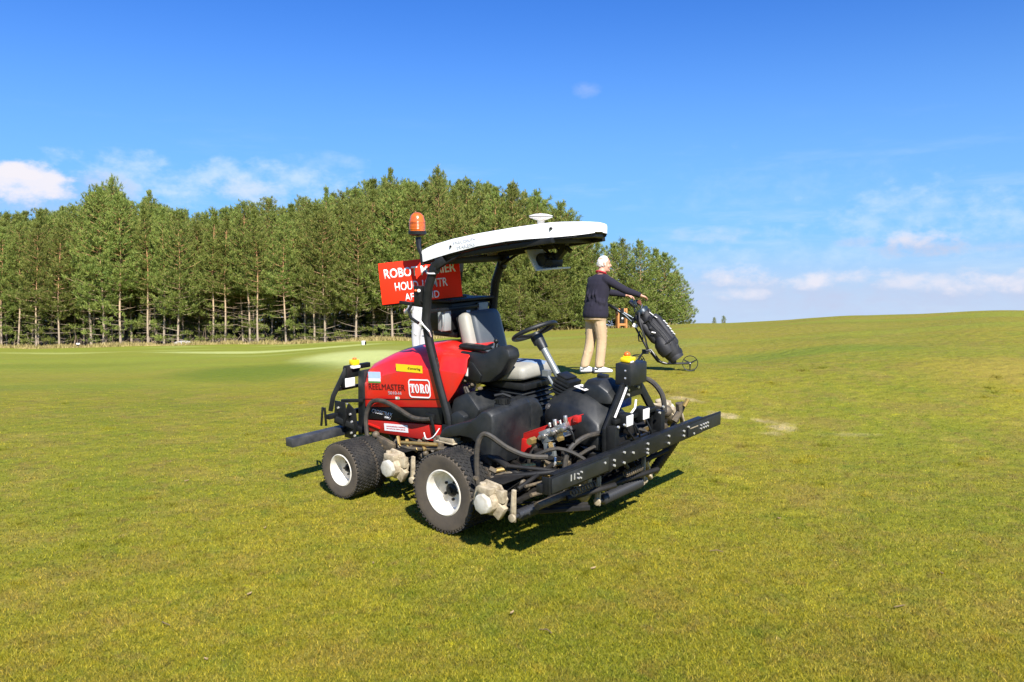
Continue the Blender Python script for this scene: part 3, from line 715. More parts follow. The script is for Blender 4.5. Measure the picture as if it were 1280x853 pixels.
# ------------------------------------------------------------------ the mower (local: X forward, Y left, Z up from the turf)
def pose(h, gx, gy, loc):
    up = Vector((-gx, -gy, 1)).normalized(); f = Vector((math.cos(h), math.sin(h), 0)); f = (f - up * f.dot(up)).normalized(); l = up.cross(f)
    M = Matrix((f, l, up)).transposed().to_4x4(); M.translation = loc; return M
MOW = thing('ride_on_mower', 'red and black robotic reel mower with white canopy and red warning sign on the turf', 'mower', matrix=pose(-.684, -.002, .125, (.111, 7.519, .082)))
def xf(me, loc=(0, 0, 0), rot=(0, 0, 0)):
    me.transform(Matrix.Translation(loc) @ Matrix.Rotation(rot[2], 4, 'Z') @ Matrix.Rotation(rot[1], 4, 'Y') @ Matrix.Rotation(rot[0], 4, 'X')); return me

# --- wheels
def wheel_meshes(R, W, rr):
    t = MB(); s = W / 2
    prof = [(rr * .97, -s * .62), (rr * 1.06, -s * .86), (R * .80, -s * 1.02), (R * .90, -s * .99), (R * .955, -s * .86), (R * .972, -s * .4), (R * .976, 0), (R * .972, s * .4), (R * .955, s * .86), (R * .90, s * .99), (R * .8, s * 1.02), (rr * 1.06, s * .86), (rr * .97, s * .62)]
    t.lathe(prof, (0, 0, 0), 'Y', 56, False)
    n = 46; rows = 7
    for q in range(rows):
        y = (q - (rows - 1) / 2) / ((rows - 1) / 2) * s * .88
        for k in range(n):
            a = 2 * PI * (k + .5 * (q % 2)) / n
            rad = R * (.978 - .018 * (abs(y) / s) ** 3)
            M = Matrix.Rotation(-a, 3, 'Y') @ Matrix.Rotation(.5 if q % 2 else -.5, 3, 'Z')
            t.box(Matrix.Rotation(-a, 3, 'Y') @ Vector((rad, y, 0)), (R * .024, W / rows * .80, R * .062), Matrix.Rotation(-a, 3, 'Y') @ Matrix.Rotation(.55 if q % 2 else -.55, 3, 'X'))
    for k in range(64):      # shoulder ribs
        a = 2 * PI * k / 64
        for sg in (-1, 1):
            t.box(Matrix.Rotation(-a, 3, 'Y') @ Vector((R * .925, sg * s * .965, 0)), (R * .035, s * .02, R * .035), Matrix.Rotation(-a, 3, 'Y'))
    tm = t.mesh('tyre', sharp=30); tm.materials.append(RUB); tm.materials.append(WALL)
    for p in tm.polygons:
        c = p.center
        if math.hypot(c.x, c.z) < R * .93 and abs(c.y) > s * .8: p.material_index = 1
    r = MB()
    r.lathe([(rr * .93, s * .62), (rr * .985, s * .62), (rr * .97, -s * .60), (rr * 1.03, -s * .80), (rr * 1.05, -s * .86), (rr * 1.0, -s * .90), (rr * .93, -s * .84), (rr * .88, -s * .62), (rr * .86, -s * .10), (rr * .80, s * .02), (rr * .62, s * .08), (rr * .34, s * .02), (.02, s * .02)], (0, 0, 0), 'Y', 48, False)
    r.lathe([(rr * .93, s * .62), (.02, s * .3)], (0, 0, 0), 'Y', 32, False)
    rm = r.mesh('wheel', sharp=40); rm.materials.append(RIM)
    h = MB(); h.lathe([(rr * .30, s * .10), (rr * .30, -s * .10), (rr * .24, -s * .18), (rr * .15, -s * .20), (rr * .14, -s * .34), (.01, -s * .36)], (0, 0, 0), 'Y', 20)
    hm = h.mesh('hub'); hm.materials.append(BLK)
    nb = MB()
    for k in range(5):
        a = 2 * PI * k / 5 + .3
        nb.cyl((rr * .42 * math.cos(a), s * .06, rr * .42 * math.sin(a)), (rr * .42 * math.cos(a), -s * .12, rr * .42 * math.sin(a)), rr * .065, n=6)
    nm = nb.mesh('lug_nuts'); nm.materials.append(BLKF)
    return tm, rm, hm, nm
def place_wheel(ms, x, y, z, flip=False, nuts=True, a=0.):
    w = obj('wheel', ms[1], None, MOW); w.location = (x, y, z); w.rotation_euler = (0, a, PI if flip else 0)
    obj('tyre', ms[0], None, w); obj('hub', ms[2], None, w)
    if nuts: obj('lug_nuts', ms[3], None, w)
FW = wheel_meshes(.33, .235, .178); RW = wheel_meshes(.255, .225, .138); RN = wheel_meshes(.252, .125, .138)
for sg, fl in ((-1, False), (1, True)):
    place_wheel(FW, 0, sg * .935, .33, fl, True, .4); place_wheel(FW, 0, sg * .665, .33, fl, False, 1.3)
    place_wheel(RW, -1.297, sg * .89, .255, fl, True, 2.); place_wheel(RN, -1.297, sg * .70, .255, fl, False, .2)

# --- chassis
c = MB()
c.bar([(-1.62, -.26, .44), (.75, -.26, .50)], .09); c.bar([(-1.62, .26, .44), (.75, .26, .50)], .09)
for x in (-1.5, -.9, -.2, .45): c.bar([(x, -.30, .46), (x, .30, .46)], .08)
c.bar([(0, -.62, .36), (0, .62, .36)], .13); c.bar([(-1.297, -.58, .30), (-1.297, .58, .30)], .10)
c.box((-.02, -.50, .33), (.20, .10, .22)); c.box((-.02, .50, .33), (.20, .10, .22))
c.bar([(.1, -.45, .52), (.95, -.42, .52)], .06); c.bar([(.1, .45, .52), (.95, .42, .52)], .06)
c.box((.55, 0, .42), (.55, .30, .26))
part('chassis_frame', c, BLKF, MOW, .008)
e = MB(); e.box((-1.1, 0, .60), (.85, .60, .44)); e.cyl((-1.4, -.2, .45), (-.6, -.2, .45), .12); e.box((-.45, 0, .62), (.5, .70, .36)); e.box((.05, 0, .56), (.6, .7, .20))  # engine block, joined with solid dark bulk added to stop light passing through
part('engine_and_light_block', e, BLKF, MOW, .02)
tr = MB()
for q in range(9):
    yy = -.34 + .04 * (q % 3); x0 = -1.35 + .16 * q
    tr.tube([(x0, yy, .44), (x0 + .18, yy - .06, .38 + .02 * (q % 2)), (x0 + .42, yy - .03, .42)], .017, 6)
each('steel_pipe', tr, DIRTM, MOW)

# --- hood
def hood_rings():
    S = [0, .04, .12, .25, .40, .56, .72, .86, .95, 1.]
    tz = lambda x: float(np.interp(x, [-1.57, -1.40, -1.2, -.98, -.63, -.32], [1.085, 1.165, 1.235, 1.29, 1.33, 1.325]))
    rings = []
    for s in S:
        xm = -1.57 + s * 1.25; zt = tz(xm); zb = .695 + .14 * s
        zsh = zt - .16
        prof = [(-.45, zb), (-.452, .5 * (zb + zsh)), (-.452, zsh), (-.440, zsh + .015), (-.405, zt - .045), (-.33, zt + .012), (-.20, zt + .045), (0, zt + .055)]
        full = prof + [(-y, z) for y, z in reversed(prof[:-1])]
        ring = []
        for y, z in full:
            xf_ = float(np.interp(z, [.70, .90, 1.02, 1.10, 1.40], [-.56, -.53, -.36, -.275, -.34]))
            xr_ = -1.57 + .02 * max(0, z - .9)
            ring.append((xr_ + (xf_ - xr_) * s, y, z))
        rings.append(ring)
    for ring in rings:      # the far shoulder is lower and drawn in
        for i, (x, y, z) in enumerate(ring):
            if y > 0: ring[i] = (x - .34 * min(1, y / .3) * (x + 1.57) / 1.25, y * .62, z - .05 * min(1, y / .3) * (z > .9))
    return rings
hb = MB(); hb.loft(hood_rings()); HOOD = part('hood', hb, RED, MOW, .010, seg=2, sharp=30)
p = MB(); p.prism([(-1.56, .583), (-.57, .683), (-.57, .832), (-1.56, .692)], 'Y', -.443, .443); part('side_panel', p, BLK, HOOD, .004)
p = MB(); p.prism([(-1.52, .47), (-.64, .515), (-.58, .67), (-1.55, .572)], 'Y', -.449, .449); part('lower_skirt', p, REDM, HOOD, .006)
p = MB(); p.prism([(-1.68, .40), (-1.575, .45), (-1.575, 1.045), (-1.66, 1.035)], 'Y', -.45, .45)
for k in range(9): p.box((-1.685, 0, .48 + .06 * k), (.02, .80, .022))
part('radiator_screen', p, PLAS, MOW, .006)
p = MB(); p.prism([(-.55, .62), (-.30, .62), (-.16, .86), (-.30, 1.0), (-.47, .92)], 'Y', -.42, .42); part('engine_cowl', p, PLAS, MOW, .03)
# flat print on the hood side
def decal(name, w, h, x, z, m, tilt=0., parent=HOOD, y=-.4545, t=.0016, bevel=0.):
    d = MB(); d.box((0, 0, 0), (w, t, h)); me = d.mesh(name, bevel); xf(me, (x, y, z), (0, -tilt, 0)); return obj(name, me, m, parent)
def letters(body, w, h, x, z, m, tilt=0., parent=HOOD, y=-.4545, bold=0., slant=0.):
    me = text_mesh(body, w, h, bold, .0012)
    if slant: me.transform(Matrix(((1, 0, slant, 0), (0, 1, 0, 0), (0, 0, 1, 0), (0, 0, 0, 1))))
    xf(me, (x, y, z), (0, -tilt, 0)); return obj('lettering', me, m, parent)
T1 = .10
decal('yellow_sticker', .335, .066, -.965, 1.135, YEL, .05, y=-.4535)
letters("d'onverlag", .16, .030, -.90, 1.138, LETD, .05, y=-.4550)
decal('blue_sticker', .168, .060, -1.425, 1.022, LABB, .10); decal('white_sticker_band', .168, .030, -1.425, .978, LABW, .10); decal('green_sticker_band', .168, .014, -1.424, .955, LABG, .10)
letters('REELMASTER', .49, .055, -1.262, .929, LETD, T1)
letters('5010-H', .17, .030, -1.155, .886, LETG, T1)
decal('small_flag_sticker', .05, .022, -1.12, .845, LABW, .1); decal('small_flag_sticker', .014, .022, -1.108, .8455, LABG, .1, y=-.4555)
letters('CROSSTRAX', .275, .040, -1.342, .672, LETW, -.015, y=-.4445, bold=.004, slant=.25)
letters('AWD', .085, .022, -1.27, .636, LETW, .0, y=-.4445, bold=.01, slant=.25)
decal('white_label', .315, .068, -1.15, .560, LABW, .09, y=-.4505)
for k in range(2): letters('niet aankomen tijdens gebruik' if k else 'automatische machine', .25, .014, -1.15, .572 - .024 * k, REDM, .09, y=-.4518)
d = MB(); d.box((-.70, -.462, .735), (.10, .02, .055)); d.box((-.66, -.468, .66), (.03, .018, .16), Matrix.Rotation(-.25, 3, 'Y')); part('hood_latch', d, BLK, HOOD, .006)
d = MB(); d.box((-1.08, -.4535, .8395), (1.0, .003, .005), Matrix.Rotation(-.13, 3, 'Y')); part('panel_gap', d, BLK, HOOD)
decal('red_handle', .16, .014, -1.44, .535, RED, -.12, y=-.458, t=.014)
def toro():
    # rounded white outline and slab-serif letters
    b = MB(); w, h, r, t = .272, .168, .035, .012
    def rr(w, h, r):
        P = []
        for cx, cz, a0 in ((w / 2 - r, h / 2 - r, 0), (-w / 2 + r, h / 2 - r, 90), (-w / 2 + r, -h / 2 + r, 180), (w / 2 - r, -h / 2 + r, 270)):
            for k in range(7):
                a = math.radians(a0 + 15 * k); P.append((cx + r * math.cos(a), cz + r * math.sin(a)))
        return P
    A = rr(w, h, r); B = rr(w - 2 * t, h - 2 * t, r - t)
    n = len(A); vs = [(x, 0, z) for x, z in A] + [(x, 0, z) for x, z in B] + [(x, -.0014, z) for x, z in A] + [(x, -.0014, z) for x, z in B]
    fs = []
    for k in range(n):
        j = (k + 1) % n; fs += [(2 * n + k, 2 * n + j, 3 * n + j, 3 * n + k), (k, j, 2 * n + j, 2 * n + k), (n + k, 3 * n + k, 3 * n + j, n + j)]
    b.add(vs, fs)
    H = .080
    def q(x0, x1, z0, z1): b.box(((x0 + x1) / 2, -.0008, (z0 + z1) / 2), (x1 - x0, .0014, z1 - z0))
    def ring(cx, rx, tx, tz=.010):
        m = 24
        vs = []; fs = []
        for k in range(m):
            a = 2 * PI * k / m; vs += [(cx + rx * math.cos(a), -.0014, H / 2 * 1.04 * math.sin(a)), (cx + (rx - tx) * math.cos(a), -.0014, (H / 2 * 1.04 - tz) * math.sin(a))]
        for k in range(m):
            j = (k + 1) % m; fs.append((2 * k, 2 * j, 2 * j + 1, 2 * k + 1))
        b.add(vs, fs)
    # T
    q(-.120, -.058, H / 2 - .012, H / 2); q(-.120, -.111, H / 2 - .030, H / 2 - .012); q(-.067, -.058, H / 2 - .030, H / 2 - .012); q(-.096, -.077, -H / 2, H / 2 - .012); q(-.104, -.069, -H / 2, -H / 2 + .009)
    ring(-.027, .026, .017)
    # R
    q(.012, .030, -H / 2, H / 2); q(.006, .036, -H / 2, -H / 2 + .009); q(.006, .012, H / 2 - .009, H / 2)
    m = 14; vs = []; fs = []
    for k in range(m + 1):
        a = -PI / 2 + PI * k / m; vs += [(.036 + .024 * math.cos(a), -.0014, .018 + .022 * math.sin(a)), (.034 + .007 * math.cos(a), -.0014, .018 + .011 * math.sin(a))]
    for k in range(m): fs.append((2 * k, 2 * k + 2, 2 * k + 3, 2 * k + 1))
    b.add(vs, fs); q(.028, .038, .030, H / 2); q(.028, .038, -.004, .007)
    b.add([(.034, -.0014, .0), (.050, -.0014, .0), (.066, -.0014, -H / 2), (.046, -.0014, -H / 2)], [(0, 1, 2, 3)]); q(.050, .071, -H / 2, -H / 2 + .009)
    ring(.097, .026, .017)
    me = b.mesh('badge', smooth=False); xf(me, (-.836, -.4545, .968), (0, -.10, 0)); obj('badge', me, LETW, HOOD)
toro()

# --- roll bar, canopy, beacon, receiver
r = MB()
RP = [(-.45, .58), (-.49, .77), (-.60, 1.07), (-.705, 1.38), (-.750, 1.59), (-.715, 1.87), (-.63, 2.08)]
for sg in (-1, 1):
    r.tube([(x, sg * .45, z) for x, z in RP], [.043] * 4 + [.042, .042, .040], 8, phase=PI / 8)
    r.bar([(-.63, sg * .45, 2.06), (-.55, sg * .41, 2.12)], .07); r.bar([(-.62, sg * .40, 2.13), (.55, sg * .36, 2.30)], .045)
    r.cyl((-.655, sg * .45, 2.03), (-.60, sg * .45, 2.03), .035); r.tube([(-.62, sg * .43, 2.04), (-.28, sg * .40, 2.21)], .013, 8)
r.bar([(-.61, -.45, 2.10), (-.61, .45, 2.10)], .055); r.bar([(.42, -.38, 2.285), (.42, .38, 2.285)], .04)
r.bar([(-.75, -.45, 1.66), (-.75, .45, 1.66)], .03); r.box((-.46, -.45, .62), (.12, .10, .16)); r.box((-.46, .45, .62), (.12, .10, .16))
RB = part('roll_bar', r, BLK, MOW, .004)
for z, x in ((2.0, -.66),):
    k = MB(); k.lathe([(.054, -.005), (.054, .005)], (x, -.45, z), 'Z', 12); part('cable_tie', k, LABW, RB)
s = MB(); s.box((-.80, -.475, 1.80), (.075, .07, .17)); sw = part('switch_box', s, BLK, RB, .008)
s = MB(); s.ball((-.765, -.515, 1.845), .016); part('button', s, LABW, sw)
s = MB(); s.ball((-.805, -.515, 1.845), .012); part('button', s, ORANGE, sw)
XS = [-.81, -.76, -.65, -.45, -.15, .15, .35, .48, .58, .66, .71, .735]
ZT = [2.205, 2.225, 2.262, 2.308, 2.358, 2.400, 2.425, 2.440, 2.441, 2.43, 2.405, 2.375]
ZB = [2.09, 2.095, 2.125, 2.175, 2.240, 2.285, 2.305, 2.315, 2.325, 2.335, 2.345, 2.355]
HW = [.445, .45, .45, .45, .45, .44, .42, .385, .32, .24, .16, .06]
def canopy_ring(x, zt, zb, hw, inset=0.):
    n = 9; ring = []
    top = [(-1, 0), (-1.0, .60), (-.98, .78), (-.92, .90), (-.75, .96), (-.35, 1.0), (0, 1.01), (.35, 1.0), (.75, .96), (.92, .90), (.98, .78), (1, .60), (1, 0)]
    return [(x, a * hw, zb + (zt - zb) * b) for a, b in top]
cb = MB(); cb.loft([canopy_ring(*q) + [(q[0], .93 * q[3], q[2] + .004), (q[0], .86 * q[3], q[2] + min(.05, .4 * (q[1] - q[2]))), (q[0], -.86 * q[3], q[2] + min(.05, .4 * (q[1] - q[2]))), (q[0], -.93 * q[3], q[2] + .004)] for q in zip(XS, ZT, ZB, HW)])
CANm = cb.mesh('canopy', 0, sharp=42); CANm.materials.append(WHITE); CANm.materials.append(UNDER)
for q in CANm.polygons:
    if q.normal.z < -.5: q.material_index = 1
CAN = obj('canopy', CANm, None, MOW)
b = MB()
for sg in (-1, 1):
    b.tube([(x, sg * (h - .035), z - .006) for x, z, h in zip(XS[:10], ZB[:10], HW[:10])], .015, 6)
b.tube([(-.80, -.40, 2.085), (-.80, .40, 2.085)], .02, 6); b.tube([(.63, -.22, 2.325), (.70, 0, 2.335), (.63, .22, 2.325)], .02, 6); b.bar([(.12, -.41, 2.27), (.12, .41, 2.27)], .03)
part('canopy_frame', b, BLK, MOW)
def skirt_text(body, w, h, x, z, tilt, m=LETG, bold=0): return letters(body, w, h, x, z, m, tilt, CAN, -.4545, bold)
skirt_text('PRECISION', .24, .030, -.29, 2.288, .19, mat('pale_print', (.66, .67, .70), .5)); skirt_text('MAKERS', .20, .030, -.27, 2.246, .19, mat('pale_print', (.5, .5, .5), .5))
k = MB(); k.cyl((-.445, -.45, 2.232), (-.445, -.459, 2.232), .010, n=10); part('rivet', k, BLK, CAN)
k = MB(); k.cyl((.53, -.35, 2.39), (.53, -.372, 2.39), .010, n=10); part('rivet', k, BLK, CAN)
g = MB(); g.cyl((.16, 0, 2.44), (.16, 0, 2.50), .030); g.lathe([(.04, 2.490), (.07, 2.502), (.095, 2.512), (.100, 2.518)], (.16, 0, 0), 'Z', 28); g.lathe([(.090, 2.517), (.090, 2.524)], (.16, 0, 0), 'Z', 28)
g.lathe([(.100, 2.523), (.095, 2.529), (.05, 2.541), (.01, 2.545)], (.16, 0, 0), 'Z', 28)
g.v = [(x, y, z - .038) for x, y, z in g.v]
GPS = part('satellite_receiver', g, RIM, MOW); k = MB(); k.lathe([(.1005, 2.4795), (.1005, 2.4845)], (.16, 0, 0), 'Z', 28); part('dark_band', k, BLK, GPS)
b = MB(); b.tube([(-.79, -.44, 2.06), (-.80, -.44, 2.15), (-.845, -.43, 2.22), (-.86, -.42, 2.30)], [.018, .018, .02, .026], 8); b.lathe([(.055, 2.315), (.078, 2.33), (.078, 2.352), (.066, 2.36)], (-.87, -.42, 0), 'Z', 24); BE = part('beacon_lamp', b, BLK, MOW)
b = MB(); b.lathe([(.068, 2.356), (.070, 2.40), (.066, 2.45), (.054, 2.49), (.030, 2.512), (.004, 2.518)], (-.87, -.42, 0), 'Z', 28); part('lens', b, AMBER, BE)
b = MB()
for k in range(6): b.lathe([(.0705, 2.372 + .012 * k), (.0725, 2.376 + .012 * k), (.0705, 2.380 + .012 * k)], (-.87, -.42, 0), 'Z', 28, False)
part('lens_rib', b, AMBER, BE)
# --- warning sign, angled towards the right-hand side
sg_h = math.radians(36)
SM = Matrix.Translation((-1.0, -.262, 1.915)) @ Matrix.Rotation(sg_h, 4, 'Z') @ Matrix.Rotation(math.radians(-6.5), 4, 'Y') @ Matrix.Rotation(math.radians(-7), 4, 'X')
b = MB(); b.box((0, 0, 0), (.735, .012, .375)); me = b.mesh('warning_sign', .003); me.transform(SM); SIGN = obj('warning_sign', me, SIGNR, MOW)
b = MB(); b.bar([(-.36, .02, -.19), (.40, .02, -.19)], .02); b.bar([(-.1, .022, -.18), (-.1, .022, .16)], .03); b.bar([(.22, .022, -.18), (.22, .022, .16)], .03)
me = b.mesh('sign_bracket', .002); me.transform(SM); obj('sign_bracket', me, BLK, SIGN)
def sign_text(body, w, h, x, z, bold):
    me = text_mesh(body, w, h, bold, .0012); me.transform(Matrix.Translation((x, -.0065, z))); me.transform(SM); obj('lettering', me, LETW, SIGN)
sign_text('ROBOT MAAIER', .655, .088, .005, .085, .022)
sign_text('HOUD 10 MTR', .480, .078, .005, -.040, .010)
sign_text('AFSTAND', .315, .066, .003, -.142, .010)
b = MB(); b.bar([(-1.0, .30, 2.12), (-1.06, .30, 1.70)], .035); b.bar([(-.70, .30, 2.12), (-1.0, .30, 2.12)], .03); b.bar([(-.75, -.40, 1.70), (-1.10, -.42, 1.72)], .03); b.bar([(-.75, .42, 1.70), (-1.10, .42, 1.72)], .03); part('rear_rack', b, BLK, MOW, .003)
# --- control box on the rack
b = MB(); b.box((-.93, .14, 1.57), (.34, .50, .27)); CB = part('control_box', b, BLK, MOW, .012)
b = MB(); b.box((-.92, .12, 1.722), (.44, .60, .022), Matrix.Rotation(-.05, 3, 'Y')); part('lid', b, BLKF, CB, .005)
b = MB(); b.box((-.745, .30, 1.63), (.03, .13, .12)); part('side_cover', b, GREYBOX, CB, .006)
b = MB(); b.box((-.80, -.16, 1.56), (.09, .09, .20)); part('junction_cover', b, GREYBOX, CB, .012)
b = MB(); b.box((-.755, .11, 1.615), (.006, .05, .025)); part('data_plate', b, LABW, CB)
b = MB(); b.box((-.85, .12, 1.42), (.30, .44, .05)); part('tray', b, BLK, CB, .01)
for k, (pts, m, rd) in enumerate(((((-.80, -.50, 1.62), (-.72, -.51, 1.55), (-.66, -.50, 1.50), (-.68, -.46, 1.45), (-.80, -.44, 1.44)), LABW, .007), (((-.80, -.20, 1.66), (-.76, -.22, 1.60), (-.76, -.22, 1.52), (-.80, -.2, 1.46)), GREYBOX, .008),
                                 (((-.90, -.46, 1.73), (-.93, -.48, 1.66), (-.88, -.50, 1.60), (-.80, -.49, 1.56)), BLK, .014), (((-.76, -.50, 1.76), (-.74, -.44, 1.70), (-.78, -.30, 1.64)), BLK, .008))):
    b = MB(); b.tube(pts, rd, 8); part('cable', b, m, MOW)
# --- sensor box under the canopy
SB = Matrix.Translation((.215, .03, 2.125)) @ Matrix.Rotation(-.10, 4, 'Z') @ Matrix.Rotation(.06, 4, 'Y')
b = MB(); b.add([], [])
b.prism([(-.165, .065), (-.025, -.095), (-.010, -.085), (-.145, .073)], 'Y', -.12, .10); b.prism([(-.025, -.095), (.165, -.062), (.168, -.046), (-.010, -.080)], 'Y', -.12, .10)
b.prism([(-.15, .068), (-.02, -.085), (.03, -.078), (.02, .03)], 'Y', .085, .10)
me = b.mesh('sensor_box', .003); me.transform(SB); S_ = obj('sensor_box', me, SENS, MOW)
b = MB(); b.cyl((-.02, -.07, .0), (-.02, .07, .0), .055); b.box((.04, 0, -.02), (.14, .13, .06)); b.cyl((.02, 0, 0), (.07, 0, .04), .04); me = b.mesh('camera_head', .004); me.transform(SB); obj('camera_head', me, BLK, S_)
b = MB(); b.bar([(.16, .03, 2.24), (.10, .03, 2.30)], .03); b.tube([(.06, .03, 2.29), (.20, .03, 2.20), (.26, .03, 2.14)], .014, 6); b.bar([(.38, .05, 2.30), (.36, .05, 2.21), (.29, .03, 2.12)], .05); b.tube([(.22, .03, 2.28), (.33, .05, 2.19)], .010, 6); b.box((.41, .05, 2.215), (.06, .03, .03), Matrix.Rotation(.6, 3, 'Y')); part('sensor_bracket', b, BLK, MOW)

# --- seat
def cushion(mb, w, L, th, crown=.02):
    rings = []
    for i, (t, s, q) in enumerate(((0, .80, .55), (.03, .94, .9), (.10, 1, 1), (.5, 1, 1.05), (.9, .98, 1.), (.97, .92, .85), (1, .78, .5))):
        rings.append([(L * (t - .5), .5 * w * s * a, th * q * b) for a, b in ((-1, -.3), (-1, .2), (-.94, .42), (-.80, .5), (-.3, .5 + crown / th), (.3, .5 + crown / th), (.80, .5), (.94, .42), (1, .2), (1, -.3), (.9, -.5), (-.9, -.5))])
    return mb.loft(rings)
SEATX = Matrix.Translation((-.50, .06, 1.40)) @ Matrix.Rotation(math.radians(-106), 4, 'Y') @ Matrix.Rotation(PI, 4, 'X')
b = MB(); cushion(b, .36, .50, .10, .03); me = b.mesh('seat_back', sharp=60); me.transform(SEATX @ Matrix.Translation((0, 0, .03))); SEAT = obj('seat_back', me, SEATG, MOW)
b = MB(); cushion(b, .50, .52, .12, 0.); me = b.mesh('side_bolster', sharp=60); me.transform(SEATX @ Matrix.Translation((-.01, 0, -.022))); obj('side_bolster', me, SEATC, SEAT)
b = MB(); b.box((0, 0, -.09), (.46, .44, .03)); me = b.mesh('back_shell', .01); me.transform(SEATX); obj('back_shell', me, BLK, SEAT)
SQ = Matrix.Translation((-.13, .05, 1.15)) @ Matrix.Rotation(math.radians(-5), 4, 'Y')
b = MB(); cushion(b, .50, .52, .12, .015); me = b.mesh('seat_cushion', sharp=60); me.transform(SQ); CU = obj('seat_cushion', me, SEATC, MOW)
b = MB(); cushion(b, .26, .50, .125, .02); me = b.mesh('centre_panel', sharp=60); me.transform(SQ @ Matrix.Translation((.005, .03, .006))); obj('centre_panel', me, SEATB, CU)
b = MB(); b.box((-.12, .05, 1.055), (.50, .46, .06)); part('seat_pan', b, BLK, MOW, .012)
b = MB()
for k in range(6):
    z = .80 + .042 * k; w = .235 - .004 * k
    b.loft([[(-.13 + sx * (w + g_), .05 + sy * (w - .02 + g_), z + dz) for sx, sy in ((-1, -1), (1, -1), (1, 1), (-1, 1))] for g_, dz in ((-.012, 0), (.018, .016), (.018, .024), (-.012, .042))])
part('seat_bellows', b, PLAS, MOW, .006)
b = MB(); b.box((-.15, .05, .74), (.62, .60, .12)); part('seat_base', b, BLK, MOW, .02)
# --- arm console
b = MB(); b.prism([(-.44, 1.335), (-.44, 1.12), (-.34, 1.06), (-.10, 1.10), (.03, 1.20), (.12, 1.33), (.10, 1.395), (.02, 1.42), (-.08, 1.39), (-.16, 1.335)], 'Y', -.36, -.21); CO = part('arm_console', b, PLAS, MOW, .02)
b = MB(); b.loft([[(x, -.285 + a, 1.372 + c * s) for a, c in ((-.05, -.02), (-.055, 0), (-.035, .022), (.035, .022), (.055, 0), (.05, -.02))] for x, s in ((-.47, .6), (-.45, 1), (-.28, 1), (-.20, .9), (-.17, .5))]); part('armrest', b, BLK, CO, .004)
b = MB(); b.prism([(-.43, 1.27), (-.28, 1.25), (-.18, 1.15), (-.20, 1.09), (-.43, 1.11)], 'Y', -.372, -.35); part('switch_panel', b, BLK, CO, .006)
b = MB(); b.box((-.375, -.375, 1.165), (.095, .008, .075)); part('display', b, LABW, CO, .003)
b = MB(); b.box((-.37, -.380, 1.165), (.05, .004, .04)); part('display_print', b, GREYMET, CO)
b = MB(); b.cyl((-.10, -.29, 1.36), (-.085, -.29, 1.43), .008, n=8); b.ball((-.083, -.29, 1.445), .022); part('lever', b, BLK, CO)
b = MB(); b.cyl((-.02, -.33, 1.40), (-.02, -.33, 1.425), .012, n=8); part('knob', b, BLK, CO)
b = MB()
for k in range(7): b.ball((-.46 + .04 * k, -.34 + .02 * (k % 2), 1.03 + .025 * (k % 3)), (.022, .03, .018), 8, 5)
each('wiring_plug', b, DIRTM, MOW)
b = MB()
b.tube([(-.40, -.34, 1.02), (-.36, -.35, .96), (-.35, -.36, .88), (-.38, -.37, .78)], .014, 7); b.tube([(-.38, -.34, 1.02), (-.325, -.35, .95), (-.315, -.36, .87), (-.345, -.37, .78)], .014, 7); each('wiring_loom', b, HOSE, MOW)
# --- steering
SWM = Matrix.Translation((.10, 0, 1.515)) @ Matrix.Rotation(math.radians(-27), 4, 'Y')
b = MB(); R_ = .19; n = 40
b.loft([[((R_ + .019 * math.cos(a)) * math.cos(t), (R_ + .019 * math.cos(a)) * math.sin(t), .019 * math.sin(a)) for a in [2 * PI * q / 10 for q in range(10)]] for t in [2 * PI * k / n for k in range(n + 1)]], cap=False)
for a in (PI * .08, PI * .78, PI * 1.35): b.tube([(0, 0, -.03), (.09 * math.cos(a), .09 * math.sin(a), -.022), (R_ * math.cos(a), R_ * math.sin(a), 0)], [.034, .026, .020], 8, flat=.55)
b.lathe([(.045, -.12), (.055, -.06), (.050, -.02), (.02, -.01)], (0, 0, 0), 'Z', 18)
me = b.mesh('steering_wheel', sharp=50); me.transform(SWM); obj('steering_wheel', me, PLAS, MOW)
b = MB(); b.cyl((.15, 0, 1.44), (.44, 0, 1.04), .030, n=14); SCn = part('steering_column', b, GREYMET, MOW)
b = MB(); b.cyl((.13, 0, 1.47), (.20, 0, 1.375), .050, .040, 14); part('column_collar', b, PLAS, SCn)
b = MB(); b.tube([(.28, -.06, 1.17), (.39, -.06, 1.03)], .013, 8); b.box((.27, -.05, 1.18), (.06, .05, .05)); part('tilt_strut', b, GREYMET, SCn)
# --- foot console
b = MB(); rings = []
for x, zt, zb, w in ((.36, .97, .80, .19), (.385, 1.03, .76, .205), (.52, 1.085, .72, .22), (.66, 1.075, .70, .24), (.80, 1.02, .68, .25), (.91, .93, .66, .25), (.94, .84, .66, .24)):
    rings.append([(x, -w, zb), (x, -w * 1.05, zb + (zt - zb) * .45), (x, -w * .92, zb + (zt - zb) * .74), (x, -w * .42, zt), (x, w * .42, zt), (x, w * .92, zb + (zt - zb) * .74), (x, w * 1.05, zb + (zt - zb) * .45), (x, w, zb)])
b.loft(rings); FC = part('foot_console', b, PLAS, MOW, .018, sharp=30)
b = MB()
for k in range(6):
    t = k / 5; cx, cz = .405 - .015 * t + .02, 1.0 + .085 * t
    b.box((.46 - .02 * t, 0, 1.03 + .028 * k), (.20 - .018 * k, .26 - .022 * k, .018), Matrix.Rotation(.30, 3, 'Y'))
b.box((.45, 0, 1.08), (.13, .17, .15), Matrix.Rotation(.3, 3, 'Y')); part('rubber_boot', b, BLK, FC, .004)
b = MB(); b.box((0, 0, 0), (.11, .11, .004), None); me = b.mesh('white_label'); me.transform(Matrix.Translation((.655, -.07, 1.108)) @ Matrix.Rotation(.20, 4, 'Y')); obj('white_label', me, LABW, FC)
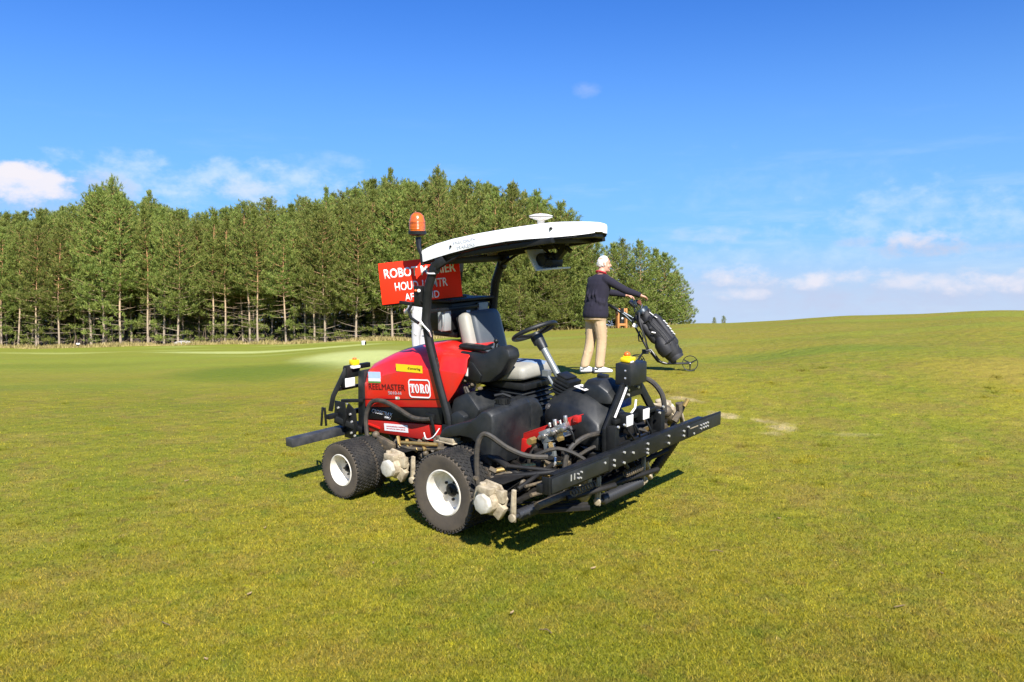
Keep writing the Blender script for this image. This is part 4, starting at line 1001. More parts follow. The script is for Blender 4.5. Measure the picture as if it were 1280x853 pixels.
b = MB(); b.box((0, 0, 0), (.05, .03, .004), None); me = b.mesh('label_print'); me.transform(Matrix.Translation((.66, -.09, 1.111)) @ Matrix.Rotation(.20, 4, 'Y')); obj('label_print', me, BLK, FC)
b = MB(); b.cyl((.40, -.17, .93), (.40, -.20, .93), .030, n=14); b.cyl((.40, -.19, .93), (.40, -.205, .93), .014, n=10); part('lock_cylinder', b, STEEL, FC)
b = MB(); b.loft([[(x, .06 + a * w, 1.0 + z * h) for a, z in ((-1, 0), (-.9, .8), (-.5, 1), (.5, 1), (.9, .8), (1, 0))] for x, w, h in ((.60, .10, .10), (.66, .14, .17), (.80, .15, .18), (.88, .13, .12), (.92, .10, .04))]); b.box((.72, .12, 1.185), (.09, .06, .03)); part('pedal_cover', b, PLAS, FC, .01)
# --- floor
b = MB(); b.prism([(.22, .66), (.62, .74), (.62, .765), (.22, .685)], 'Y', -.30, .42); FL = part('floor_plate', b, REDM, MOW, .004)
b = MB(); b.prism([(.24, .689), (.58, .757), (.58, .769), (.24, .701)], 'Y', -.29, .40); part('floor_mat', b, MATT, FL, .003)
b = MB(); b.prism([(.30, .66), (.84, .90), (.86, .955), (.82, .965), (.30, .735)], 'Y', -.42, -.395); b.prism([(.30, .72), (.84, .955), (.84, .965), (.30, .735)], 'Y', -.42, -.33); b.prism([(.30, .50), (.44, .56), (.40, .70), (.30, .70)], 'Y', -.44, -.41); b.bar([(.42, -.41, .60), (.46, -.42, .48)], .05)
b.box((.84, -.42, .94), (.05, .05, .05)); part('red_side_rail', b, REDM, MOW, .005)
# hump inboard of the tank
b = MB(); b.loft([[(x, y, .62), (x, y, zt - .04), (x + .03, y, zt)] + [(x + .16, y, zt), (x + .20, y, zt - .05), (x + .20, y, .62)] for x, y, zt in ((.05, -.30, .98), (.06, -.22, 1.00), (.07, -.14, .98), (.08, -.10, .92))]); part('floor_hump', b, PLAS, MOW, .02)
# --- fuel tank over the right front wheel
def tank(sg):
    rings = []
    for y, a in ((-.80, .0), (-.785, .6), (-.74, 1.), (-.55, 1.), (-.36, 1.), (-.315, .7), (-.30, .2)):
        top = 1.03 if a else 1.0
        P = [(-.285, .69), (-.255, .745), (-.20, .785), (-.05, .84), (.08, .88), (.14, .92), (.20, .975), (.26, .985), (.305, .955), (.315, .90), (.315, .70), (.30, .54), (.20, .54), (.175, .68), (.08, .735), (-.05, .735), (-.18, .70)]
        cx, cz = .05, .78
        s = .93 + .07 * a
        lift = (y + .80) / .50 * .035
        rings.append([(cx + (x - cx) * s, sg * -y, cz + (z - cz) * s + (lift if z > .85 else 0)) for x, z in P])
    b = MB(); b.loft(rings); return b
TK = part('fuel_tank', tank(-1), PLAS, MOW, .014, sharp=34)
b = MB(); b.cyl((.215, -.56, .985), (.215, -.56, 1.045), .055, .05, 18)
for k in range(14):
    a = 2 * PI * k / 14; b.box((.215 + .053 * math.cos(a), -.56 + .053 * math.sin(a), 1.022), (.014, .014, .04), Matrix.Rotation(a, 3, 'Z'))
b.tube([(.16, -.60, 1.06), (.215, -.56, 1.075), (.27, -.53, 1.055)], .014, 8); part('filler_cap', b, BLK, TK)
b = MB(); b.cyl((.215, -.56, .965), (.215, -.56, .995), .075, .07, 20); part('filler_neck', b, PLAS, TK)
b = MB(); b.box((-.20, -.74, .675), (.15, .10, .035)); b.box((-.21, -.74, .65), (.20, .12, .010)); part('tank_bracket', b, CREAM, TK, .004)
part('left_fender', MB().prism([(-.30, .68), (-.2, .74), (.15, .80), (.28, .80), (.28, .74), (.1, .72), (-.2, .68)], 'Y', .34, .78), PLAS, MOW, .015)
b = MB(); b.prism([(-.44, .66), (-.30, .66), (-.28, .80), (-.36, .84), (-.44, .80)], 'Y', -.48, -.30); part('side_cover', b, PLAS, MOW, .02)

# --- hydraulic valve block and plumbing
b = MB(); Rv = Matrix.Rotation(-.45, 3, 'Y')
b.box((.66, -.42, .80), (.17, .10, .10), Rv); b.box((.72, -.44, .85), (.12, .08, .07), Rv)
for k in range(6): b.cyl((.56 + .045 * k, -.46, .765 + .022 * k), (.56 + .045 * k, -.53 - .02 * (k % 2), .765 + .022 * k), .022, n=10)
for k in range(4): b.cyl((.60 + .05 * k, -.44, .84 + .02 * k), (.59 + .05 * k, -.44, (.875, .89, .87, .895)[k] + .02 * k), (.016, .020, .014, .018)[k], n=8)
VB = part('valve_block', b, STEEL, MOW, .004)
b = MB(); b.box((.605, -.50, .78), (.09, .05, .10), Rv); b.box((.65, -.51, .68), (.10, .03, .11), Matrix.Rotation(-.15, 3, 'Y')); part('valve_cover', b, GREYMET, VB, .004)
b = MB(); b.cyl((.49, -.50, .73), (.49, -.57, .73), .03, n=6); b.cyl((.66, -.52, .735), (.70, -.56, .70), .02, n=6); b.cyl((.44, -.46, .67), (.50, -.46, .67), .02, n=6); b.cyl((.76, -.50, .79), (.76, -.55, .79), .02, n=6); each('brass_fitting', b, BRASS, VB)
for pts, rd, m in ((((.72, -.54, .64), (.73, -.55, .60), (.71, -.55, .57)), .010, ZINC), (((.78, -.50, .88), (.86, -.52, .86), (.87, -.50, .76), (.80, -.50, .74)), .008, BLK), (((.52, -.48, .70), (.46, -.52, .60), (.44, -.50, .50)), .018, HOSE),
                   (((.32, -.98, .43), (.30, -.98, .60), (.305, -.97, .76), (.335, -.95, .835), (.39, -.93, .835), (.50, -.85, .74), (.62, -.76, .68), (.74, -.66, .67)), .021, HOSE),
                   (((.85, -.58, .53), (.84, -.57, .64), (.86, -.52, .74), (.90, -.40, .80), (.93, -.22, .80), (.95, -.10, .76)), .021, HOSE),
                   (((-1.15, -.56, .15), (-1.30, -.56, .22), (-1.43, -.54, .40), (-1.48, -.52, .62), (-1.42, -.50, .77), (-1.28, -.49, .80), (-1.10, -.49, .765), (-.90, -.49, .705), (-.78, -.47, .70), (-.70, -.46, .715)), .021, HOSE),
                   (((.60, .62, 1.0), (.70, .70, 1.08), (.82, .74, 1.06), (.92, .76, .95), (.95, .76, .80)), .024, HOSE),
                   (((.40, -.92, .50), (.55, -.78, .54), (.72, -.55, .52), (.85, -.30, .52)), .024, DIRTM), (((.38, -.85, .54), (.56, -.70, .58), (.74, -.48, .58)), .018, BRASS), (((.45, -.90, .47), (.62, -.72, .47), (.8, -.4, .48)), .015, DIRTM),
                   (((-.95, -.60, .46), (-.75, -.62, .47), (-.50, -.55, .50), (-.36, -.5, .50)), .020, DIRTM), (((-.90, -.62, .50), (-.66, -.62, .53), (-.5, -.58, .54)), .016, BRASS), (((-.55, -.50, .66), (-.60, -.53, .58), (-.68, -.53, .55), (-.72, -.52, .60)), .005, LABW),
                   (((.95, -.10, .70), (1.02, -.02, .66), (1.0, .05, .58), (.95, .02, .55)), .010, BLK), (((1.02, .1, .86), (1.06, .14, .76), (1.03, .2, .70)), .008, BLK), (((1.04, .28, .84), (1.08, .30, .74), (1.04, .34, .68)), .008, BLK)):
    b = MB(); P = [Vector(q) for q in pts]; Q = []
    for i in range(len(P) - 1):      # Catmull-Rom
        p0, p1, p2, p3 = P[max(i - 1, 0)], P[i], P[i + 1], P[min(i + 2, len(P) - 1)]
        for t in (0, .25, .5, .75): Q.append(.5 * ((2 * p1) + (p2 - p0) * t + (2 * p0 - 5 * p1 + 4 * p2 - p3) * t * t + (3 * p1 - p0 - 3 * p2 + p3) * t ** 3))
    Q.append(P[-1]); b.tube(Q, rd, 8); part('hydraulic_hose', b, m, MOW)
b = MB()
rg = random.Random(4)
for k in range(34):
    x = rg.uniform(.36, .95); y = -.95 + (x - .36) * .9 + rg.uniform(-.16, .16); z = rg.uniform(.42, .60)
    if k % 3 == 0: b.ball((x, y, z), rg.uniform(.02, .038), 8, 6)
    else: b.cyl((x, y, z), (x + rg.uniform(-.06, .06), y + rg.uniform(-.06, .06), z + rg.uniform(-.05, .05)), rg.uniform(.014, .026), n=7)
for k in range(22):
    x = rg.uniform(-1.05, -.45); y = -.50 + rg.uniform(-.10, .08); z = rg.uniform(.40, .55)
    if k % 3 == 0: b.ball((x, y, z), rg.uniform(.02, .036), 8, 6)
    else: b.cyl((x, y, z), (x + rg.uniform(-.07, .07), y + rg.uniform(-.05, .05), z + rg.uniform(-.05, .05)), rg.uniform(.014, .024), n=7)
each('hydraulic_fitting', b, DIRTM, MOW)
b = MB()
for k in range(10):
    x = rg.uniform(.40, .80); b.cyl((x, -.92 + (x - .36) * .9, .50 + rg.uniform(-.05, .08)), (x + .05, -.90 + (x - .36) * .9, .50), .018, n=6)
for k in range(6):
    x = rg.uniform(-1.0, -.5); b.cyl((x, -.60, .48 + rg.uniform(-.05, .06)), (x + .04, -.62, .48), .016, n=6)
each('brass_fitting', b, BRASS, MOW)
b = MB(); b.cyl((.55, -.52, .44), (.55, -.52, .66), .042, n=14); b.cyl((.55, -.52, .64), (.55, -.52, .67), .048, n=14); b.prism([(.60, .46), (.70, .48), (.72, .62), (.68, .62)], 'Y', -.46, -.44); part('lift_cylinder', b, BLKF, MOW)
b = MB(); b.cyl((-.53, -.52, .42), (-.53, -.52, .60), .036, n=14); b.box((-1.12, -.60, .44), (.22, .05, .09), Matrix.Rotation(.2, 3, 'Y')); b.box((-1.20, -.62, .40), (.12, .06, .07)); b.ball((-1.28, -.58, .50), .035); each('steering_link', b, DIRTM, MOW, .004)

# --- cutting units
def unit(loc, rot, right=True, Wd=.64):
    M = Matrix.Translation(loc) @ Matrix.Rotation(rot[2], 4, 'Z') @ Matrix.Rotation(rot[0], 4, 'X') @ Matrix.Rotation(rot[1], 4, 'Y')
    h = Wd / 2; b = MB()
    b.bar([(-.02, -h, .10), (-.02, h, .10)], .05); b.bar([(.16, -h, .02), (.16, h, .02)], .03); b.bar([(-.12, -h, .02), (-.12, h, .02)], .035); b.prism([(-.13, .10), (.06, .125), (.06, .135), (-.13, .11)], 'Y', -h + .02, h - .02)
    b.box((-.10, 0, -.06), (.10, Wd - .04, .03), Matrix.Rotation(.4, 3, 'Y')); b.tube([(-.02, .0, .10), (-.25, .0, .18), (-.45, .05, .16)], .03, 8)
    me = b.mesh('cutting_unit', .004); me.transform(M); U = obj('cutting_unit', me, BLKF, MOW)
    def sub(name, b, m, bev=0., **k):
        me = b.mesh(name, bev, **k); me.transform(M); return obj(name, me, m, U)
    b = MB(); rad = .088
    for q in range(8):
        rr_ = [[((rad - d) * math.cos(a + s * 1.1 + e), y, (rad - d) * math.sin(a + s * 1.1 + e)) for d, e in ((0, 0), (0, .06), (.05, .06), (.05, 0))] for s, y, a in [(k / 8, -h + .04 + (Wd - .08) * k / 8, 2 * PI * q / 8) for k in range(9)]]
        b.loft(rr_)
    b.cyl((0, -h, 0), (0, h, 0), .022, n=10)
    for q in range(5): b.cyl((0, -h + .06 + q * (Wd - .12) / 4, 0), (0, -h + .066 + q * (Wd - .12) / 4, 0), .06, n=14)
    sub('reel', b, BLKF)
    b = MB(); n = 34; b.lathe([(.024 + (.022 if k % 2 else 0), -h + .03 + (Wd - .06) * k / n) for k in range(n + 1)], (.20, 0, -.075), 'Y', 14); b.cyl((.20, -h - .02, -.075), (.20, h + .02, -.075), .014, n=8); sub('front_roller', b, mat('roller_rubber', (.030, .031, .034), .35), sharp=20)
    b = MB(); b.cyl((-.17, -h + .03, -.07), (-.17, h - .03, -.07), .040, n=14); sub('rear_roller', b, BLKF)
    for sgn in (-1, 1):
        b = MB(); b.prism([(-.20, -.08), (-.10, -.11), (.10, -.08), (.13, .04), (.06, .13), (-.08, .14), (-.17, .06)], 'Y', sgn * h, sgn * (h + .022)); sub('side_plate', b, CREAM if (sgn < 0) == right else BLKF, .004)
        b = MB(); b.prism([(.165, -.11), (.215, -.11), (.205, .13), (.175, .13)], 'Y', sgn * (h + .008), sgn * (h + .030)); b.cyl((.20, sgn * (h + .03), -.075), (.20, sgn * (h + .05), -.075), .03, n=12); b.box((.19, sgn * (h + .032), .03), (.02, .012, .16)); sub('roller_bracket', b, CREAM, .003)
    s = -1 if right else 1; o = s * h
    b = MB()
    b.cyl((0, o, .0), (0, o + s * .055, .0), .110, .104, 18); b.cyl((-.005, o + s * .05, .005), (-.005, o + s * .115, .005), .092, .086, 10); b.box((-.01, o + s * .07, .095), (.12, .10, .05)); b.box((.075, o + s * .04, -.045), (.10, .05, .11), Matrix.Rotation(.5, 3, 'Y')); b.box((.085, o + s * .035, .06), (.08, .05, .09)); b.cyl((-.06, o + s * .07, .09), (-.06, o + s * .07, .135), .026, n=8)
    for q in range(6): b.cyl((.096 * math.cos(q * 1.05), o + s * .05, .096 * math.sin(q * 1.05)), (.096 * math.cos(q * 1.05), o + s * .066, .096 * math.sin(q * 1.05)), .010, n=6)
    mo = sub('reel_motor', b, CREAM, .006, sharp=30)
    b = MB(); b.cyl((-.005, o + s * .11, .0), (-.005, o + s * .150, .0), .080, .074, 8); sub('motor_cap', b, CREAM2, .008, sharp=30)
    return U
unit((.60, -.80, .425), (0, .05, 0)); unit((.80, .0, .38), (0, .05, 0)); unit((.72, .86, .50), (math.radians(28), .05, 0), False)
unit((-.82, -.42, .33), (0, .05, 0), True, .62); unit((-.82, .46, .33), (0, .05, 0), False, .62)
b = MB(); b.tube([(.2, -.45, .50), (.45, -.62, .52), (.60, -.78, .56)], .028, 8); b.tube([(.3, 0, .48), (.62, 0, .52), (.80, 0, .49)], .028, 8); b.tube([(.2, .45, .50), (.5, .66, .62), (.72, .86, .62)], .028, 8); b.tube([(-.6, -.2, .46), (-.82, -.42, .45)], .026, 8); b.tube([(-.6, .2, .46), (-.82, .46, .45)], .026, 8)
b.tube([(.55, -1.02, .36), (.95, -.55, .34)], .008, 6); b.tube([(.60, -1.02, .33), (1.0, -.50, .31)], .022, 6); b.tube([(.72, -1.0, .32), (1.05, -.55, .31)], .022, 6)
each('lift_arm', b, BLKF, MOW)

# more of the crowded lift gear behind the bar
b = MB()
for (p, q, r) in (((.45, -.95, .52), (.95, -.62, .60), .022), ((.50, -.85, .60), (1.10, -.50, .56), .018), ((.62, -.55, .46), (1.14, -.30, .60), .026), ((.70, -.30, .62), (1.12, -.10, .64), .020), ((.60, .30, .60), (1.12, .30, .60), .022), ((.95, -.70, .40), (1.12, -.30, .44), .024), ((.90, -.20, .34), (1.10, .40, .40), .022), ((.92, .35, .42), (1.08, .60, .52), .022), ((.72, -1.0, .50), (.74, -.60, .60), .018)):
    b.cyl(p, q, r, n=8)
for k in range(9):
    x = .62 + .05 * k; y = -.62 + .11 * k; b.box((x, y, .56 + .03 * (k % 3)), (.08, .07, .10), Matrix.Rotation(.4 * k, 3, 'Z'))
each('lift_gear', b, BLKF, MOW, .004)
b = MB()
b.tube([(.88, -.98, .40), (.90, -.50, .40)], .03, 10); b.tube([(.84, -1.0, .48), (.92, -.46, .46)], .016, 8); b.tube([(.78, -.99, .53), (.86, -.50, .52)], .012, 8)
each('reel_frame', b, DIRTM, MOW)
for (x, y, z, L_) in ((1.02, -.74, .46, .30), (1.05, -.05, .45, .26)):      # coil springs
    b = MB(); P = [(x + .024 * math.cos(t * .9), y + L_ * t / 60, z + .024 * math.sin(t * .9)) for t in range(61)]; b.tube(P, .006, 5, up=(1, 0, 0)); part('coil_spring', b, DIRTM, MOW)
for pts in (((.62, -.70, .66), (.80, -.62, .74), (.96, -.50, .66), (1.02, -.44, .52)), ((.80, -.36, .62), (.92, -.22, .70), (1.04, -.12, .60), (1.06, -.02, .50)), ((.70, .20, .62), (.86, .34, .72), (1.0, .50, .66), (1.0, .62, .54)), ((.46, -.62, .46), (.60, -.50, .40), (.80, -.46, .44), (.95, -.52, .50))):
    b = MB(); P = [Vector(q) for q in pts]; Q = []
    for i in range(3):
        p0, p1, p2, p3 = P[max(i - 1, 0)], P[i], P[i + 1], P[min(i + 2, 3)]
        for t in (0, .25, .5, .75): Q.append(.5 * ((2 * p1) + (p2 - p0) * t + (2 * p0 - 5 * p1 + 4 * p2 - p3) * t * t + (3 * p1 - p0 - 3 * p2 + p3) * t ** 3))
    Q.append(P[-1]); b.tube(Q, .015, 7); part('hydraulic_hose', b, HOSE, MOW)

# --- front tower, lamps, bar
TW = MB()
for (y0, y1) in ((-.10, -.34), (.10, .38)):
    TW.prism([(y0 - .045, 1.17), (y0 + .045, 1.17), (y1 + .05, .86), (y1 + .05, .60), (y1 - .05, .60), (y1 - .05, .86)], 'X', .985, 1.01)
    TW.prism([(y1 - .03, .60), (y1 + .03, .60), (y1 + .03, .88), (y1 - .03, .88)], 'X', 1.01, 1.09)
    TW.bar([(1.02, y1, .62), (1.19, y1, .66)], .05); TW.bar([(.70, y1 * .9, .56), (1.0, y1, .62)], .05)
TW.prism([(-.15, 1.05), (.15, 1.05), (.12, 1.21), (-.12, 1.21)], 'X', .98, 1.014)
TW.bar([(1.03, -.30, .90), (1.03, .34, .90)], .035); TW.bar([(1.03, -.30, .70), (1.03, .36, .70)], .03)
TOW = part('front_tower', TW, BLK, MOW, .003); TOW.location = (0, .10, 0)
b = MB(); b.loft([[(1.0 + a * .075, c * .125, z) for a, c in ((-1, -1), (1, -1), (1, 1), (-1, 1))] for z in (1.16, 1.335)]); part('tower_cover', b, PLAS, TOW, .016)
b = MB(); b.box((.945, -.07, 1.245), (.04, .10, .17)); part('cover_hinge', b, BLK, TOW, .004)
b = MB(); b.box((.985, -.03, 1.356), (.08, .11, .036)); b.box((.98, -.045, 1.38), (.05, .05, .02)); SY = part('sensor_lamp', b, mat('yellow_plastic', (.85, .60, .015), .4), TOW, .008)
b = MB(); b.ball((.985, -.045, 1.398), (.026, .028, .022)); part('orange_cap', b, ORANGE, SY)
b = MB(); b.box((.99, -.03, 1.342), (.07, .05, .012)); part('pale_base', b, LABW, SY)
b = MB(); b.tube([(1.022, -.07, 1.19), (1.024, -.17, 1.06), (1.022, -.27, .93)], .009, 6); b.tube([(1.02, .05, 1.02), (1.03, .02, .96), (1.02, -.04, .91)], .009, 6); each('cable', b, LABW, TOW)
b = MB(); b.tube([(1.02, -.08, 1.17), (1.035, -.02, 1.155), (1.03, .06, 1.17)], .007, 6); part('cable', b, GREYMET, TOW)
for y, z, x in ((-.17, .90, 1.08), (.10, .905, 1.07)):
    b = MB(); b.box((x - .03, y, z), (.09, .11, .10)); LP = part('work_lamp', b, BLK, TOW, .006)
    b = MB(); b.box((x + .018, y, z), (.008, .095, .085)); part('lens', b, LABW, LP, .003)
b = MB(); b.tube([(1.05, -.16, .84), (1.07, -.08, .75), (1.06, -.02, .70)], .010, 6); b.tube([(.95, .05, .80), (.98, .12, .74), (.96, .18, .66)], .012, 6); b.box((.98, .02, .78), (.08, .10, .07)); b.box((.97, .16, .84), (.07, .10, .06)); b.box((.96, -.12, .72), (.1, .12, .08)); part('lamp_wiring', b, BLKF, TOW, .004)
b = MB(); b.cyl((.78, .70, .72), (.92, .78, .78), .05, n=12); b.cyl((.88, .72, .74), (1.04, .62, .70), .028, n=10); b.tube([(1.02, .80, .72), (1.04, .86, .80), (1.04, .84, .88)], .030, 8); b.tube([(.98, .88, .72), (1.0, .96, .79), (1.02, .98, .86)], .026, 8); b.ball((.94, .80, .80), .055, 10, 7); b.tube([(.80, .40, .64), (.95, .60, .62), (1.10, .78, .66)], .026, 8); b.box((.96, .56, .74), (.10, .12, .10)); part('left_lift_pivot', b, DIRTM, MOW)
b = MB(); b.cyl((.95, .55, .72), (1.0, .55, .72), .03, n=7); b.cyl((1.05, .92, .84), (1.07, .95, .90), .02, n=7); b.cyl((.92, .46, .68), (.98, .46, .72), .03, n=7); each('brass_fitting', b, BRASS, MOW)
b = MB(); b.box((.86, .16, .98), (.12, .20, .08)); part('blue_reservoir', b, mat('blue_plastic', (.03, .09, .30), .4), MOW, .015)
b = MB(); b.prism([(-1.27, .62), (1.34, .62), (1.34, .742), (.72, .755), (-1.27, .742)], 'X', 1.19, 1.205); b.box((1.17, -.1, .745), (.05, 2.2, .012)); b.box((1.17, -.1, .617), (.05, 2.2, .012)); b.box((1.165, -1.262, .68), (.05, .014, .12)); b.box((1.13, -1.24, .66), (.04, .10, .06)); FB = part('front_bar', b, BLK, MOW, .003)
b = MB(); b.prism([(.70, .628), (1.32, .628), (1.32, .735), (.70, .735)], 'X', 1.206, 1.214); b.prism([(-1.25, .630), (-.55, .630), (-.55, .733), (-1.25, .733)], 'X', 1.206, 1.214); each('end_plate', b, PLAS, FB, .002)
def bolt(parent, x, y, z, ax='X', r=.013):
    global _bolt
    try: me = _bolt
    except NameError:
        k = MB(); k.cyl((0, 0, 0), (.014, 0, 0), .013, n=8); me = _bolt = k.mesh('bolt'); me.materials.append(ZINC)
    o = obj('bolt', me, None, parent); o.location = (x, y, z); o.scale = (1, r / .013, r / .013)
    if ax == 'Y': o.rotation_euler = (0, 0, -PI / 2)
    return o
for y in (-1.03, -.99):
    b = MB(); b.box((1.216, y, .69), (.004, .010, .045)); part('slot', b, ZINC, FB)
for y, z in ((-.95, .70), (-.95, .67), (-.91, .705), (-.92, .665)): bolt(FB, 1.213, y, z, r=.007)
for y in (.92, .97, 1.01, 1.05):
    for z in (.665, .695): bolt(FB, 1.213, y, z, r=.008)
for y, z in ((-.60, .70), (-.47, .69), (-.47, .65), (-.33, .72), (-.33, .64), (-.2, .69), (.02, .715), (.02, .67), (.02, .64), (.36, .71), (.36, .65), (.62, .70), (.62, .66), (.70, .72), (.80, .645)): bolt(FB, 1.2065, y, z, r=.0095)
b = MB(); b.box((1.214, .80, .70), (.004, .14, .008)); part('weld_slot', b, CREAM, FB)
for y, z in ((-.07, 1.12), (.08, 1.12), (-.07, 1.08), (-.12, 1.28), (-.12, 1.22), (-.34, .88), (-.25, .88), (.36, .92), (.40, .68), (-.30, .66), (.30, .88)): bolt(TOW, 1.0145 if z > 1 else 1.093, y, z, r=.010)

# --- rear frame, lamps, bar
b = MB()
for sg in (-1, 1):
    b.tube([(-1.74, sg * .52, 1.06), (-1.77, sg * .56, .96), (-1.80, sg * .64, .80), (-1.82, sg * .66, .66)], .030, 4, phase=PI / 4)
    b.prism([(-1.88, .52), (-1.74, .50), (-1.70, .60), (-1.72, .74), (-1.86, .74)], 'Y', sg * .56, sg * .575); b.prism([(-1.80, .38), (-1.66, .38), (-1.62, .52), (-1.64, .66), (-1.74, .72), (-1.80, .6)], 'Y', sg * .50, sg * .515)
    b.bar([(-1.80, sg * .54, .74), (-1.58, sg * .46, .76)], .03); b.bar([(-1.82, sg * .60, .58), (-1.60, sg * .44, .46)], .05)
    b.tube([(-1.86, sg * .72, .70), (-1.875, sg * .73, .52)], .012, 6); b.tube([(-1.83, sg * .72, .70), (-1.84, sg * .70, .52)], .012, 6)
b.bar([(-1.74, -.54, 1.06), (-1.74, -.24, 1.06)], .045); b.bar([(-1.74, .24, 1.06), (-1.74, .54, 1.06)], .045); b.bar([(-1.79, -.6, .86), (-1.79, -.3, .86)], .03); b.bar([(-1.79, .3, .86), (-1.79, .6, .86)], .03); b.box((-1.74, -.46, 1.02), (.06, .16, .10)); b.box((-1.74, .46, 1.02), (.06, .16, .10)); b.bar([(-1.84, -.68, .60), (-1.84, .68, .60)], .045)
RF = part('rear_frame', b, BLK, MOW, .003)
for sg in (-1, 1):
    b = MB(); b.box((-1.75, sg * .50, .925), (.06, .13, .10)); LPm = part('rear_lamp', b, BLK, RF, .006); b = MB(); b.box((-1.745, sg * .50, .925), (.066, .115, .085)); part('lens', b, LABW, LPm, .004)
b = MB(); b.box((-1.72, -.44, 1.11), (.075, .07, .05)); y_ = part('sensor_lamp', b, mat('yellow_plastic', (.85, .6, .01), .4), RF, .008); b = MB(); b.ball((-1.715, -.44, 1.142), (.022, .022, .013)); part('orange_cap', b, ORANGE, y_); b = MB(); b.box((-1.72, -.45, 1.07), (.09, .09, .022)); part('pale_base', b, LABW, y_)
for z, x in ((.72, -1.74), (.62, -1.70), (.44, -1.69), (.42, -1.64), (.55, -1.68), (.68, -1.80)): bolt(RF, x, -.5165 if x > -1.75 else -.5765, z, 'Y', .011)
b = MB(); b.prism([(-1.90, .400), (-1.80, .400), (-1.80, .480), (-1.90, .480)], 'Y', -1.12, 1.12); part('rear_bar', b, mat('worn_bar_paint', (.028, .030, .034), .42, .2, .7, 6, (.10, .10, .10), bump=.1), MOW, .005)

# ------------------------------------------------------------------ people
def ellring(c, rx, ry, n=18, tilt=(0, 0), twist=0.):
    out = []
    for k in range(n):
        a = 2 * PI * k / n; x, y = rx * math.cos(a), ry * math.sin(a)
        # flatter back and chest than a pure ellipse
        out.append((c[0] + x * math.cos(twist) - y * math.sin(twist), c[1] + x * math.sin(twist) + y * math.cos(twist), c[2] + tilt[0] * x + tilt[1] * y))
    return out
def limb(mb, pts, radii, n=12):
    P = [Vector(p) for p in pts]; Q = []; R = []
    for i in range(len(P) - 1):
        p0, p1, p2, p3 = P[max(i - 1, 0)], P[i], P[i + 1], P[min(i + 2, len(P) - 1)]
        for t in (0, .33, .66):
            Q.append(.5 * ((2 * p1) + (p2 - p0) * t + (2 * p0 - 5 * p1 + 4 * p2 - p3) * t * t + (3 * p1 - p0 - 3 * p2 + p3) * t ** 3)); R.append(radii[i] * (1 - t) + radii[i + 1] * t)
    Q.append(P[-1]); R.append(radii[-1]); mb.tube(Q, R, n)
def head_shape(mb, c, yaw, g=0.):
    """egg-shaped head with brow, nose, lips, chin and ears; c = centre, faces +x turned by yaw"""
    R3 = Matrix.Rotation(yaw, 3, 'Z'); C = Vector(c)
    rings = []
    for z, fx, bx, w in ((-.118, .050, -.005, .028), (-.108, .075, .028, .048), (-.085, .084, .050, .060), (-.055, .086, .074, .067), (-.02, .090, .090, .072), (.02, .091, .098, .076), (.055, .090, .099, .077), (.085, .078, .088, .070), (.105, .056, .066, .054), (.118, .025, .032, .028)):
        ring = []
        for k in range(18):
            a = 2 * PI * k / 18; ca = math.cos(a)
            ring.append(C + R3 @ Vector(((fx + g) * ca if ca > 0 else (bx + g) * ca, (w + g) * math.sin(a), z + (g if z > 0 else 0))))
        rings.append(ring)
    mb.loft(rings)
    def P(x, y, z): return C + R3 @ Vector((x, y, z))
    if g == 0:
        mb.tube([P(.080, 0, .030), P(.100, 0, .0), P(.112, 0, -.020), P(.090, 0, -.034)], [.010, .012, .016, .010], 8)
        mb.tube([P(.078, -.035, .040), P(.092, 0, .038), P(.078, .035, .040)], .012, 8); mb.tube([P(.080, -.02, -.058), P(.093, 0, -.056), P(.080, .02, -.058)], .009, 8); mb.ball(P(.078, 0, -.098), (.020, .022, .016), 8, 6)
        for s in (-1, 1):
            mb.tube([P(-.012, s * .074, .026), P(-.022, s * .086, .018), P(-.020, s * .086, -.012), P(-.006, s * .076, -.030)], [.011, .013, .011, .009], 8); mb.ball(P(.060, s * .045, -.030), (.026, .024, .030), 8, 6)
    return P
def hand(mb, wrist, knuck, palm_n, curl, spread_dir):
    """wrist and knuckle points, direction the palm faces, a curl angle, direction from little to index finger"""
    W = Vector(wrist); K = Vector(knuck); f = (K - W).normalized(); nrm = Vector(palm_n); nrm = (nrm - f * nrm.dot(f)).normalized(); sd = Vector(spread_dir); sd = (sd - f * sd.dot(f) - nrm * sd.dot(nrm)).normalized()
    L = (K - W).length
    mb.loft([[W + f * L * t + sd * (a * w) + nrm * (b * h) for a, b in ((-1, -.6), (-1, .6), (-.6, 1), (.6, 1), (1, .6), (1, -.6), (.6, -1), (-.6, -1))] for t, w, h in ((-.1, .026, .020), (.25, .034, .017), (.7, .041, .016), (1.02, .040, .013))])
    for q, (off, ln, r) in enumerate(((-.031, .062, .0078), (-.011, .076, .0088), (.011, .082, .0090), (.031, .074, .0088))):
        p = K + sd * off - f * .008; pts = [p]; ang = curl * (.25 + .05 * q); d = f
        for seg in (.45, .32, .23):
            d = (f * math.cos(ang) + nrm * math.sin(ang)).normalized(); p = p + d * ln * seg; pts.append(p); ang += curl * (.55 + .04 * q)
        mb.tube(pts, [r * 1.1, r, r * .92, r * .75], 8)
    b = W + f * L * .35 + sd * .034; mb.tube([b, b + sd * .022 + f * .026 + nrm * .012, b + sd * .030 + f * .052 + nrm * .024, b + sd * .026 + f * .070 + nrm * .034], [.013, .011, .0095, .0075], 8)

